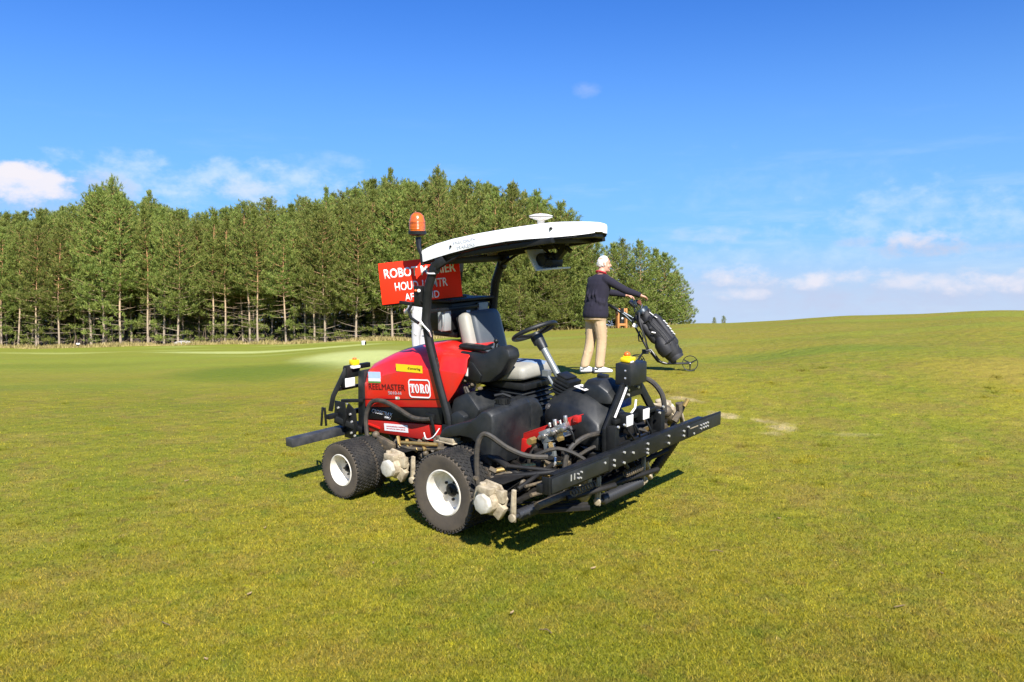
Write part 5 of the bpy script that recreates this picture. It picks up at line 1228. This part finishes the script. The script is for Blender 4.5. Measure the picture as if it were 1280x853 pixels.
def person(label, loc, rz, group, trousers, top, arms, legs, lean=.08, girth=0., hair=HAIR, collar=None, yaw=0., scale=1., head=True):
    root = MB()
    T = [(.86, -.01, .115, .165), (.94, -.012, .120, .168), (1.02, -.005, .112, .155), (1.12, .0, .112, .162), (1.25, .012, .122, .182), (1.35, .022, .122, .196), (1.42, .030, .105, .185), (1.465, .040, .082, .130), (1.50, .050, .060, .075)]
    lz = lambda z: lean * max(0, (z - .95)) / .6
    def torso(mb, g, lo, hi):
        rr = [ellring((x + lz(z), 0, z), rx + g + girth, ry + g + girth * 1.2) for z, x, rx, ry in T if lo <= z <= hi]; mb.loft(rr)
    # body: one continuous skin from shins to scalp, fingers included
    torso(root, 0, 0, 2)
    hc = (.085 + lz(1.66), 0, 1.655)
    root.tube([(.035 + lz(1.44), 0, 1.44), (.060 + lz(1.56), 0, 1.56), (hc[0] - .01, 0, 1.62)], [.062, .056, .054], 12)
    P = head_shape(root, hc, yaw)
    for a in arms:
        limb(root, a['pts'][:3], [.047, .038, .027]); hand(root, a['pts'][2], a['pts'][3], a['palm'], a['curl'], a['spread'])
    for l in legs: limb(root, l['pts'], [.080, .052, .036])
    me = fuse(root, .0065, 4, 'person'); o = obj('person', me, SKIN); o.location = loc; o.rotation_euler = (0, 0, rz); o.scale = (scale,) * 3
    tag(o, label, 'person', group)
    # jumper: torso shell, sleeves, ribbed hem
    j = MB(); torso(j, .018, .90, 1.51)
    j.loft([ellring((-.012, 0, .835), .150 + girth, .194 + girth), ellring((-.012, 0, .87), .160 + girth, .204 + girth), ellring((-.010, 0, .90), .162 + girth, .206 + girth), ellring((-.004, 0, .97), .156 + girth, .200 + girth), ellring((.005, 0, 1.06), .140 + girth, .184 + girth)])
    for a in arms:
        p = [Vector(q) for q in a['pts'][:3]]; e = p[1] + (p[2] - p[1]) * .93
        limb(j, [p[0] + Vector((0, (-1 if p[0].y > 0 else 1) * .04, .01)), p[0], p[0].lerp(p[1], .5), p[1], p[1].lerp(p[2], .5), e], [.062, .070, .064, .058, .050, .040])
        for k in range(4): q = p[0].lerp(p[1], .55 + .13 * k); j.ball(q + Vector((0, 0, -.012 + .008 * (k % 2))), (.05, .056, .050), 10, 6)
        q = p[1].lerp(e, .98); dd = (e - p[1]).normalized(); j.cyl(q - dd * .035, q + dd * .012, .043, .043, 12)
    rgp = random.Random(3)
    for k in range(22):      # folds at the back and waist
        a = rgp.uniform(1.6, 4.7); z = rgp.uniform(.93, 1.22); x, y = (.140 + girth) * math.cos(a), (.190 + girth) * math.sin(a); j.tube([(x + lz(z), y, z - .05), (x * 1.03 + lz(z), y * 1.03, z), (x + lz(z) + .01, y * .96, z + .06)], [.008, .019, .006], 6)
    obj('jumper', fuse(j, .011, 3, 'jumper'), top, o)
    if collar:
        cth = MB(); cz = 1.515; cth.tube([(.046 + lz(cz) + .072 * math.cos(q * 2 * PI / 16), .078 * math.sin(q * 2 * PI / 16), cz + .012 - .022 * math.cos(q * 2 * PI / 16)) for q in range(17)], .013, 8); obj('collar', cth.mesh('collar'), collar, o)
    # trousers
    t = MB(); t.loft([ellring((-.012, 0, .80), .136 + girth, .172 + girth), ellring((-.014, 0, .86), .142 + girth, .186 + girth), ellring((-.012, 0, .93), .142 + girth, .190 + girth), ellring((-.008, 0, .98), .134 + girth, .182 + girth)])
    for s in (-1, 1): t.ball((-.060, s * .075, .86), (.080, .095, .11), 12, 8)
    for l in legs:
        h, k, a = [Vector(q) for q in l['pts']]
        GL = -.006
        limb(t, [h + Vector((0, 0, .02)), h.lerp(k, .45), k, k.lerp(a, .45), a + Vector((-.005, 0, .055)), a + Vector((-.005, 0, .01))], [.108 + GL, .102 + GL, .086 + GL, .082 + GL, .078 + GL, .080 + GL])
        for q in range(16):
            f = rgp.random(); c = (h.lerp(k, f) if q < 7 else k.lerp(a, f)); an = rgp.uniform(0, 6.28); r_ = (.090 if q < 7 else .072) + GL; d = Vector((math.cos(an), math.sin(an), 0)) * r_
            t.tube([c + d + Vector((-.02, 0, -.03)), c + d * 1.06, c + d + Vector((.03, .01, .02))], [.005, .018, .005], 6)
    obj('trousers', fuse(t, .010, 3, 'trousers'), trousers, o)
    # shoes
    for l in legs:
        a = Vector(l['pts'][2]); u = l['toe']; m = Matrix.Rotation(u, 4, 'Z'); b = MB()
        b.loft([[Vector((x, w * q, z0 + (z1 - z0) * v)) for q, v in ((-1, 0), (-1, .45), (-.75, .85), (-.3, 1), (.3, 1), (.75, .85), (1, .45), (1, 0))] for x, w, z0, z1 in ((-.085, .022, .008, .060), (-.075, .034, .004, .085), (-.03, .039, .004, .105), (.03, .040, .004, .098), (.08, .044, .004, .075), (.13, .046, .004, .060), (.17, .040, .006, .048), (.195, .022, .010, .034))])
        me = b.mesh('shoe', .004, sharp=60); me.transform(Matrix.Translation((a.x, a.y, .012)) @ m); s = obj('shoe', me, SHOE, o)
        b = MB(); b.loft([[Vector((x, w * q, z)) for q in (-1, 1)] + [Vector((x, w * q, z - .014)) for q in (1, -1)] for x, w, z in ((-.092, .026, .016), (-.05, .043, .014), (.06, .048, .014), (.14, .050, .014), (.20, .024, .018))]); me = b.mesh('sole'); me.transform(Matrix.Translation((a.x, a.y, .010)) @ m); obj('sole', me, mat('dark_sole', (.12, .12, .12), .7), s)
        b = MB(); b.box((-.055, 0, .045), (.055, .082, .02)); me = b.mesh('heel_patch', .004); me.transform(Matrix.Translation((a.x, a.y, .012)) @ m); obj('heel_patch', me, BLK, s)
    # hair and eyes
    hh = MB(); rgh = random.Random(9); hh_n = 520; C = Vector(hc); R3 = Matrix.Rotation(yaw, 3, 'Z')
    for k in range(hh_n):
        th = rgh.uniform(.0, 1.95); ph = rgh.uniform(-PI, PI)
        front = math.cos(ph)
        if th > .58 and front > .42: continue
        if th > 1.22 and front > -.02: continue
        d = Vector((math.sin(th) * math.cos(ph), math.sin(th) * math.sin(ph), math.cos(th)))
        p = Vector((d.x * (.082 if d.x > 0 else .092), d.y * .069, .010 + d.z * .104)); hh.ball(C + R3 @ p, (.016 + .008 * rgh.random(),) * 3, 6, 4)
    obj('hair', fuse(hh, .006, 2, 'hair'), hair, o)
    for s in (-1, 1):
        b = MB(); b.ball(P(.083, s * .031, .018), (.010, .013, .008), 8, 6); obj('eye', b.mesh('eye'), EYE, o)
    return o

HY, HX = 13.0, 1.28
golfer = person('white haired man in navy jumper and khaki trousers with his hand on the golf bag', (HX, HY, gz(HX, HY) - .005), math.radians(30), None, CHINO, NAVY,
    arms=[dict(pts=[(.055, -.205, 1.405), (.285, -.355, 1.250), (.535, -.405, 1.175), (.612, -.412, 1.150)], palm=(.2, .1, -1), curl=.85, spread=(0, 1, 0)),
          dict(pts=[(.055, .205, 1.405), (.34, .16, 1.245), (.575, -.005, 1.19), (.640, -.055, 1.170)], palm=(.2, -.2, -1), curl=.8, spread=(0, -1, .2))],
    legs=[dict(pts=[(-.01, -.085, .90), (.035, -.095, .50), (.0, -.10, .085)], toe=-.42), dict(pts=[(-.01, .085, .90), (-.03, .10, .50), (-.115, .115, .085)], toe=-.25)],
    lean=.05, girth=.020, collar=COLLAR, yaw=-.36, scale=1.0)
QX, QY = -1.80, 16.6
person('person in pale grey trousers standing half hidden behind the red warning sign', (QX, QY, gz(QX, QY) - .005), math.radians(150), None, PALE, mat('pale_shirt', (.45, .44, .46), .85, 0, .3, 8, (.38, .37, .38), bump=.2),
    arms=[dict(pts=[(.02, -.20, 1.40), (.06, -.235, 1.12), (.22, -.16, 1.02), (.29, -.12, 1.03)], palm=(0, .8, .2), curl=.7, spread=(.1, 0, 1)),
          dict(pts=[(.02, .20, 1.40), (.05, .235, 1.12), (.22, .16, 1.04), (.29, .12, 1.05)], palm=(0, -.8, .2), curl=.7, spread=(.1, 0, 1))],
    legs=[dict(pts=[(-.01, -.09, .90), (.02, -.10, .50), (-.03, -.11, .085)], toe=-.15), dict(pts=[(-.01, .09, .90), (.02, .10, .50), (-.03, .11, .085)], toe=.15)],
    lean=.06, hair=mat('grey_hair', (.30, .28, .26), .7), scale=.98)

# ------------------------------------------------------------------ golf trolley, bag, clubs
CX_, CY_ = 1.885, 12.93; CH = math.radians(-11)
CM = Matrix.Translation((CX_, CY_, 0)) @ Matrix.Rotation(CH, 4, 'Z')
def cart_ground(x, y): p = CM @ Vector((x, y, 0)); return gz(p.x, p.y)
z0 = (cart_ground(0, -.26) + cart_ground(0, .26)) / 2; z1 = cart_ground(.80, 0)
CMX = Matrix.Translation((CX_, CY_, z0)) @ Matrix.Rotation(CH, 4, 'Z') @ Matrix.Rotation(-math.atan2(z1 - z0, .8), 4, 'Y')
CART = thing('golf_trolley', 'black three wheeled golf trolley carrying the golf bag', 'trolley', matrix=CMX)
def spoke_wheel(x, y, r):
    b = MB(); b.lathe([(r * .99, -.018), (r, 0), (r * .99, .018), (r * .90, .016), (r * .90, -.016), (r * .99, -.018)], (0, 0, 0), 'Y', 36, False); me = b.mesh('wheel'); w = obj('wheel', me, CARTK, CART); w.location = (x, y, r)
    b = MB(); b.cyl((0, -.03, 0), (0, .03, 0), r * .17, n=12)
    for k in range(3):
        a = 2 * PI * k / 3 + .5; b.tube([(0, 0, 0), (r * .93 * math.cos(a), 0, r * .93 * math.sin(a))], [.013, .008], 6)
    obj('spokes', b.mesh('spokes'), CARTK, w)
    b = MB(); b.ball((0, -.035, 0), r * .09, 8, 6); obj('hub_cap', b.mesh('hub_cap'), ZINC, w)
spoke_wheel(0, -.27, .128); spoke_wheel(0, .27, .128); spoke_wheel(.80, 0, .118)
b = MB()
b.tube([(0, -.25, .128), (.07, -.10, .24), (.11, 0, .29), (.07, .10, .24), (0, .25, .128)], .014, 8)
b.tube([(.10, 0, .30), (.17, -.02, .34), (-.04, 0, .74)], .016, 8); b.tube([(.10, .04, .30), (.20, .04, .31), (.32, .03, .15), (.42, .02, .115), (.78, .03, .118)], .015, 8); b.tube([(.10, -.04, .30), (.22, -.04, .33), (.36, -.03, .15), (.46, -.02, .115), (.78, -.03, .118)], .015, 8)
b.box((.14, 0, .30), (.10, .09, .07)); b.box((.54, 0, .14), (.12, .12, .05)); b.tube([(-.04, 0, .74), (.02, 0, .86)], .018, 8)
part('trolley_frame', b, CARTK, CART)
b = MB(); b.tube([(-.04, -.03, .74), (-.16, -.04, .86), (-.30, -.05, .96)], .013, 8); b.tube([(-.04, .03, .74), (-.14, .04, .82), (-.28, .05, .93)], .013, 8); b.tube([(-.02, 0, .80), (-.18, 0, .90)], .016, 8); HN = part('handle', b, CLUB, CART)
b = MB(); b.tube([(-.26, -.05, .94), (-.34, -.04, .985), (-.40, 0, 1.02), (-.34, .05, .975), (-.26, .05, .93)], .023, 8); b.box((-.28, 0, .95), (.13, .11, .04), Matrix.Rotation(.6, 3, 'Y')); b.box((-.20, 0, .93), (.05, .12, .07)); b.tube([(-.30, -.03, .93), (-.26, -.05, .87)], .012, 6); part('grip', b, BLK, HN)
b = MB(); b.box((-.01, -.06, .70), (.06, .03, .05), Matrix.Rotation(.5, 3, 'Y')); b.ball((.02, -.06, .68), .022, 8, 6); part('ball_holder', b, LABW, CART)
b = MB(); b.tube([(.07, -.06, .62), (.04, -.07, .55), (.05, -.07, .46), (.10, -.07, .45), (.11, -.06, .53), (.08, -.06, .60)], .010, 6); part('bottle_cage', b, CARTK, CART)
b = MB(); b.tube([(-.02, -.10, .76), (-.06, 0, .80), (-.02, .10, .76)], .012, 6); b.tube([(.0, -.10, .90), (-.02, -.06, .96), (.02, 0, 1.0)], .010, 6); part('upper_bracket', b, CARTK, CART)
# bag
BAG = thing('golf_bag', 'black and charcoal golf bag with white emblem strapped on the trolley', 'golf bag', matrix=CMX)
B0 = Vector((.60, 0, .20)); B1 = Vector((.085, 0, .915)); ax = (B1 - B0).normalized(); up_ = Vector((ax.z, 0, -ax.x)); Lb = (B1 - B0).length
def bagring(t, w, d, off=0.): return [B0 + ax * Lb * t + up_ * (off + d * math.cos(2 * PI * k / 20)) + Vector((0, 1, 0)) * w * math.sin(2 * PI * k / 20) for k in range(20)]
b = MB(); rgb_ = random.Random(21)
b.loft([bagring(t, w, d, o) for t, w, d, o in ((.0, .115, .115, 0), (.10, .135, .135, .0), (.25, .15, .145, .01), (.5, .14, .135, .01), (.75, .125, .115, .0), (.92, .115, .105, 0), (1, .12, .105, 0))])
for k in range(46):      # creases and bulges of the soft fabric
    t = rgb_.uniform(.06, .95); a = rgb_.uniform(0, 2 * PI); w = .135 - .02 * t
    c = lambda tt, aa, r: B0 + ax * Lb * tt + up_ * (.01 + r * math.cos(aa)) + Vector((0, 1, 0)) * r * math.sin(aa)
    b.tube([c(t - .07, a - .25, w * .92), c(t, a, w * 1.03), c(t + .06, a + .3, w * .9)], [.008, rgb_.uniform(.014, .030), .006], 6)
obj('bag_body', fuse(b, .012, 2, 'bag_body'), BAGK, BAG)
b = MB(); b.loft([[Vector((x - .012, y - w, z)), Vector((x - .012, y + w, z)), Vector((x + .012, y + w, z)), Vector((x + .012, y - w, z))] for x, y, z, w in ((.06, -.12, .90, .02), (.065, -.15, .78, .04), (.10, -.16, .64, .045), (.15, -.155, .50, .05), (.17, -.15, .40, .035), (.19, -.14, .34, .02))]); part('carry_strap', b, BAGK, BAG, .006)
b = MB(); b.tube([c(.30, a_, .165) for a_ in [2 * PI * q / 20 for q in range(21)]], .012, 6); part('lower_strap', b, CARTK, BAG)
b = MB(); b.tube([c(.80, a_, .140) for a_ in [2 * PI * q / 20 for q in range(21)]], .012, 6); part('upper_strap', b, CARTK, BAG)
b = MB(); b.loft([bagring(t, w, d, o) for t, w, d, o in ((-.03, .115, .112, 0), (.0, .122, .118, 0), (.11, .128, .122, 0), (.13, .118, .112, 0))]); part('bag_base', b, BAGG, BAG)
b = MB(); b.loft([bagring(t, w, d, 0) for t, w, d in ((.95, .128, .112), (1.01, .130, .115), (1.03, .118, .104), (.99, .110, .095))]); b.tube([B1 + Vector((.0, -.11, .0)), B1 + Vector((.02, -.06, .09)), B1 + Vector((.02, .06, .09)), B1 + Vector((0, .11, 0))], .010, 6); part('bag_collar', b, CLUB, BAG)
b = MB(); b.loft([[B0 + ax * Lb * t + up_ * (off + d * math.cos(a)) + Vector((0, -1, 0)) * (.06 + w * math.sin(a)) for a in [2 * PI * k / 16 for k in range(16)]] for t, w, d, off in ((.10, .05, .05, -.05), (.14, .10, .11, -.05), (.24, .12, .125, -.05), (.36, .115, .115, -.045), (.46, .085, .07, -.03), (.50, .05, .03, -.02))]); part('side_pocket', b, BAGK, BAG)
b = MB(); b.loft([[B0 + ax * Lb * t + up_ * (.125 + d * math.cos(a)) + Vector((0, -1, 0)) * (.0 + w * math.sin(a)) for a in [2 * PI * k / 16 for k in range(16)]] for t, w, d in ((.18, .06, .03), (.22, .09, .055), (.45, .10, .066), (.72, .09, .060), (.82, .07, .03))]); part('ball_pocket', b, BAGG, BAG)
b = MB(); b.loft([[B0 + ax * Lb * t + up_ * (-.10 + d * math.cos(a)) + Vector((0, -1, 0)) * (.05 + w * math.sin(a)) for a in [2 * PI * k / 12 for k in range(12)]] for t, w, d in ((.40, .03, .03), (.46, .06, .06), (.75, .07, .07), (.95, .05, .05), (1.0, .03, .03))]); part('rain_hood', b, BAGK, BAG)
b = MB()
for t0, t1, o0, y0 in ((.24, .84, .075, -.165), (.30, .80, .035, -.175)): b.tube([B0 + ax * Lb * (t0 + (t1 - t0) * q / 5) + up_ * (o0 + .02 * math.sin(q)) + Vector((0, y0 + .006 * q, 0)) for q in range(6)], .004, 5)
part('zip', b, BAGG, BAG)
b = MB()
for q in range(6):      # white emblem strokes down the ball pocket
    t = .34 + .055 * q; b.tube([B0 + ax * Lb * t + up_ * .195 + Vector((0, -.02, 0)), B0 + ax * Lb * (t + .035) + up_ * (.186 - .01 * (q % 2)) + Vector((0, -.055 + .01 * (q % 3), 0))], .009, 6)
b.tube([B0 + ax * Lb * .74 + up_ * .13 + Vector((0, -.09, 0)), B0 + ax * Lb * .90 + up_ * .09 + Vector((0, -.10, 0))], .006, 6); part('emblem', b, LABW, BAG)
b = MB(); b.tube([B0 + ax * Lb * .55 + up_ * -.02 + Vector((0, -.165, 0)), B0 + ax * Lb * .60 + up_ * -.06 + Vector((0, -.16, 0))], .010, 6); part('buckle', b, LABW, BAG)
# clubs standing in the bag
for k, (dx, dy, ln, m, lab) in enumerate(((-.05, -.06, .16, BLK, 'golf club with dark head cover nearest the golfer\'s hand'), (.0, -.02, .13, CLUB, 'blue grey iron in the middle of the golf bag mouth'), (.03, .03, .12, CLUB, 'blue grey iron at the right of the golf bag mouth'),
                                          (.06, -.05, .09, mat('rust_head', (.16, .05, .03), .4), 'club with reddish head at the right rim of the golf bag'), (-.03, .06, .17, STEEL, 'bright steel club at the far side of the golf bag mouth'))):
    C_ = thing('golf_club', lab, 'golf club', group='clubs in the golf bag', matrix=CMX)
    p0 = B1 + up_ * dx * .6 + Vector((0, dy, 0)) - ax * .5; p1 = B1 + up_ * dx + Vector((0, dy, 0)) + ax * ln
    b = MB(); b.tube([p0, p1], .006, 6); part('shaft', b, CLUB, C_)
    b = MB()
    if k == 0: b.loft([ellring(p1 + ax * q, r, r * 1.1, 10) for q, r in ((-.06, .016), (-.03, .030), (.02, .036), (.05, .024), (.06, .01))])
    else: b.loft([[p1 + ax * q + up_ * (w * a) + Vector((0, .008 * c + e, 0)) for a, c in ((-1, -1), (1, -1), (1, 1), (-1, 1))] for q, w, e in ((-.03, .007, 0), (.0, .014, 0), (.02, .026, .012), (.05, .030, .03), (.065, .022, .045))])
    part('head', b, m, C_, .003)

# ------------------------------------------------------------------ small things on the course
bx, by = 6.92, 54.0; bz = gz(bx, by)
BN = thing('bin_frame', 'orange timber frame holding a black bin at the edge of the wood', 'bin', (bx, by, bz), .2)
for sx in (-.26, .26):
    for sy in (-.2, .2): part('post', MB().box((sx, sy, .62), (.10, .10, 1.26)), TIMBER, BN, .008)
for z in (.22, 1.16): part('rail', MB().box((0, -.20, z), (.42, .06, .14)), TIMBER, BN, .006)
b = MB(); b.lathe([(.16, .30), (.20, .95), (.215, .97), (.19, 1.0), (.10, 1.04)], (0, 0, 0), 'Z', 20); part('bin_liner', b, BINK, BN)
b = MB(); b.box((.0, -.205, .62), (.10, .012, .10)); part('bin_label', b, LABW, BN)
x, y = -5.22, 30.0; z = gz(x, y)
TM = thing('tee_marker', 'small white and dark marker block on the fairway left of the red hood', 'marker', (x, y, z), .4)
b = MB(); b.box((0, 0, .075), (.14, .12, .15)); part('block', b, LABW, TM, .02); b = MB(); b.box((.05, -.02, .075), (.06, .10, .12)); part('dark_face', b, BLK, TM, .01)
x, y = -30.0, 59.0; z = gz(x, y)
TM = thing('marker_post', 'small white capped dark post before the pines at far left', 'marker', (x, y, z), .2)
b = MB(); b.box((0, 0, .10), (.10, .08, .24)); part('post', b, BLK, TM, .02); b = MB(); b.box((0, 0, .27), (.24, .14, .11)); part('cap', b, LABW, TM, .03)
x, y = -22.0, 57.2; z = gz(x, y)
b = MB(); b.loft([[(x + r * math.cos(2 * PI * k / 11) * (1 + .2 * math.sin(3 * k)), y + .6 * r * math.sin(2 * PI * k / 11), z + h) for k in range(11)] for r, h in ((.85, -.05), (.80, .12), (.55, .25), (.2, .32))]); tag(obj('pale_stone', b.mesh('pale_stone', .03), mat('pale_stone', (.45, .43, .42), .9, 0, .5, 3, (.3, .28, .27), bump=.3)), 'low pale stone lying at the foot of the pines on the left', 'stone')
# dry leaves and twigs on the turf
LEAF = mat('dry_leaf', (.32, .23, .12), .8, 0, .5, 30, (.34, .22, .10)); TWIG = mat('dry_twig', (.16, .11, .06), .9)
def at(u, d): return ((u - 640) / 1066.7 * d, d)
LL = 'dry pale leaf lying on the mown turf'
rgl = random.Random(12)
spots = [(310, 5.6), (232, 8.0), (212, 8.6), (466, 6.1), (742, 6.0), (640, 5.3), (255, 4.75), (975, 7.0), (1180, 5.9), (330, 6.8)]
for k, (u, d) in enumerate(spots):
    x, y = at(u, d); z = gz(x, y); L_ = rgl.uniform(.012, .030); a = rgl.uniform(0, 6.28); b = MB()
    rings = []
    for t, w in ((-1, .05), (-.5, .32), (.1, .40), (.6, .25), (1, .03)):
        h = .014 + .006 * t * t + .006 * (k % 3)
        rings.append([(x + math.cos(a) * L_ * t - math.sin(a) * L_ * w * q, y + math.sin(a) * L_ * t + math.cos(a) * L_ * w * q, z + h + (.008 if q else 0)) for q in (-1, 0, 1)] + [(x + math.cos(a) * L_ * t - math.sin(a) * L_ * w * q, y + math.sin(a) * L_ * t + math.cos(a) * L_ * w * q, z + h - .002 + (.008 if q else 0)) for q in (1, 0, -1)])
    b.loft(rings); tag(obj('dry_leaf', b.mesh('dry_leaf'), LEAF), LL, 'leaf', 'dry leaves scattered on the turf')
for k, (u, d) in enumerate(((690, 5.05), (905, 6.3), (200, 5.2), (1120, 5.4))):
    x, y = at(u, d); z = gz(x, y); a = rgl.uniform(0, 6.28); b = MB(); b.tube([(x, y, z + .02), (x + .05 * math.cos(a), y + .05 * math.sin(a), z + .028), (x + .10 * math.cos(a + .3), y + .10 * math.sin(a + .3), z + .02)], [.003, .004, .002], 5)
    tag(obj('twig', b.mesh('twig'), TWIG), 'short dark dry twig lying on the mown turf', 'twig', 'twigs scattered on the turf')
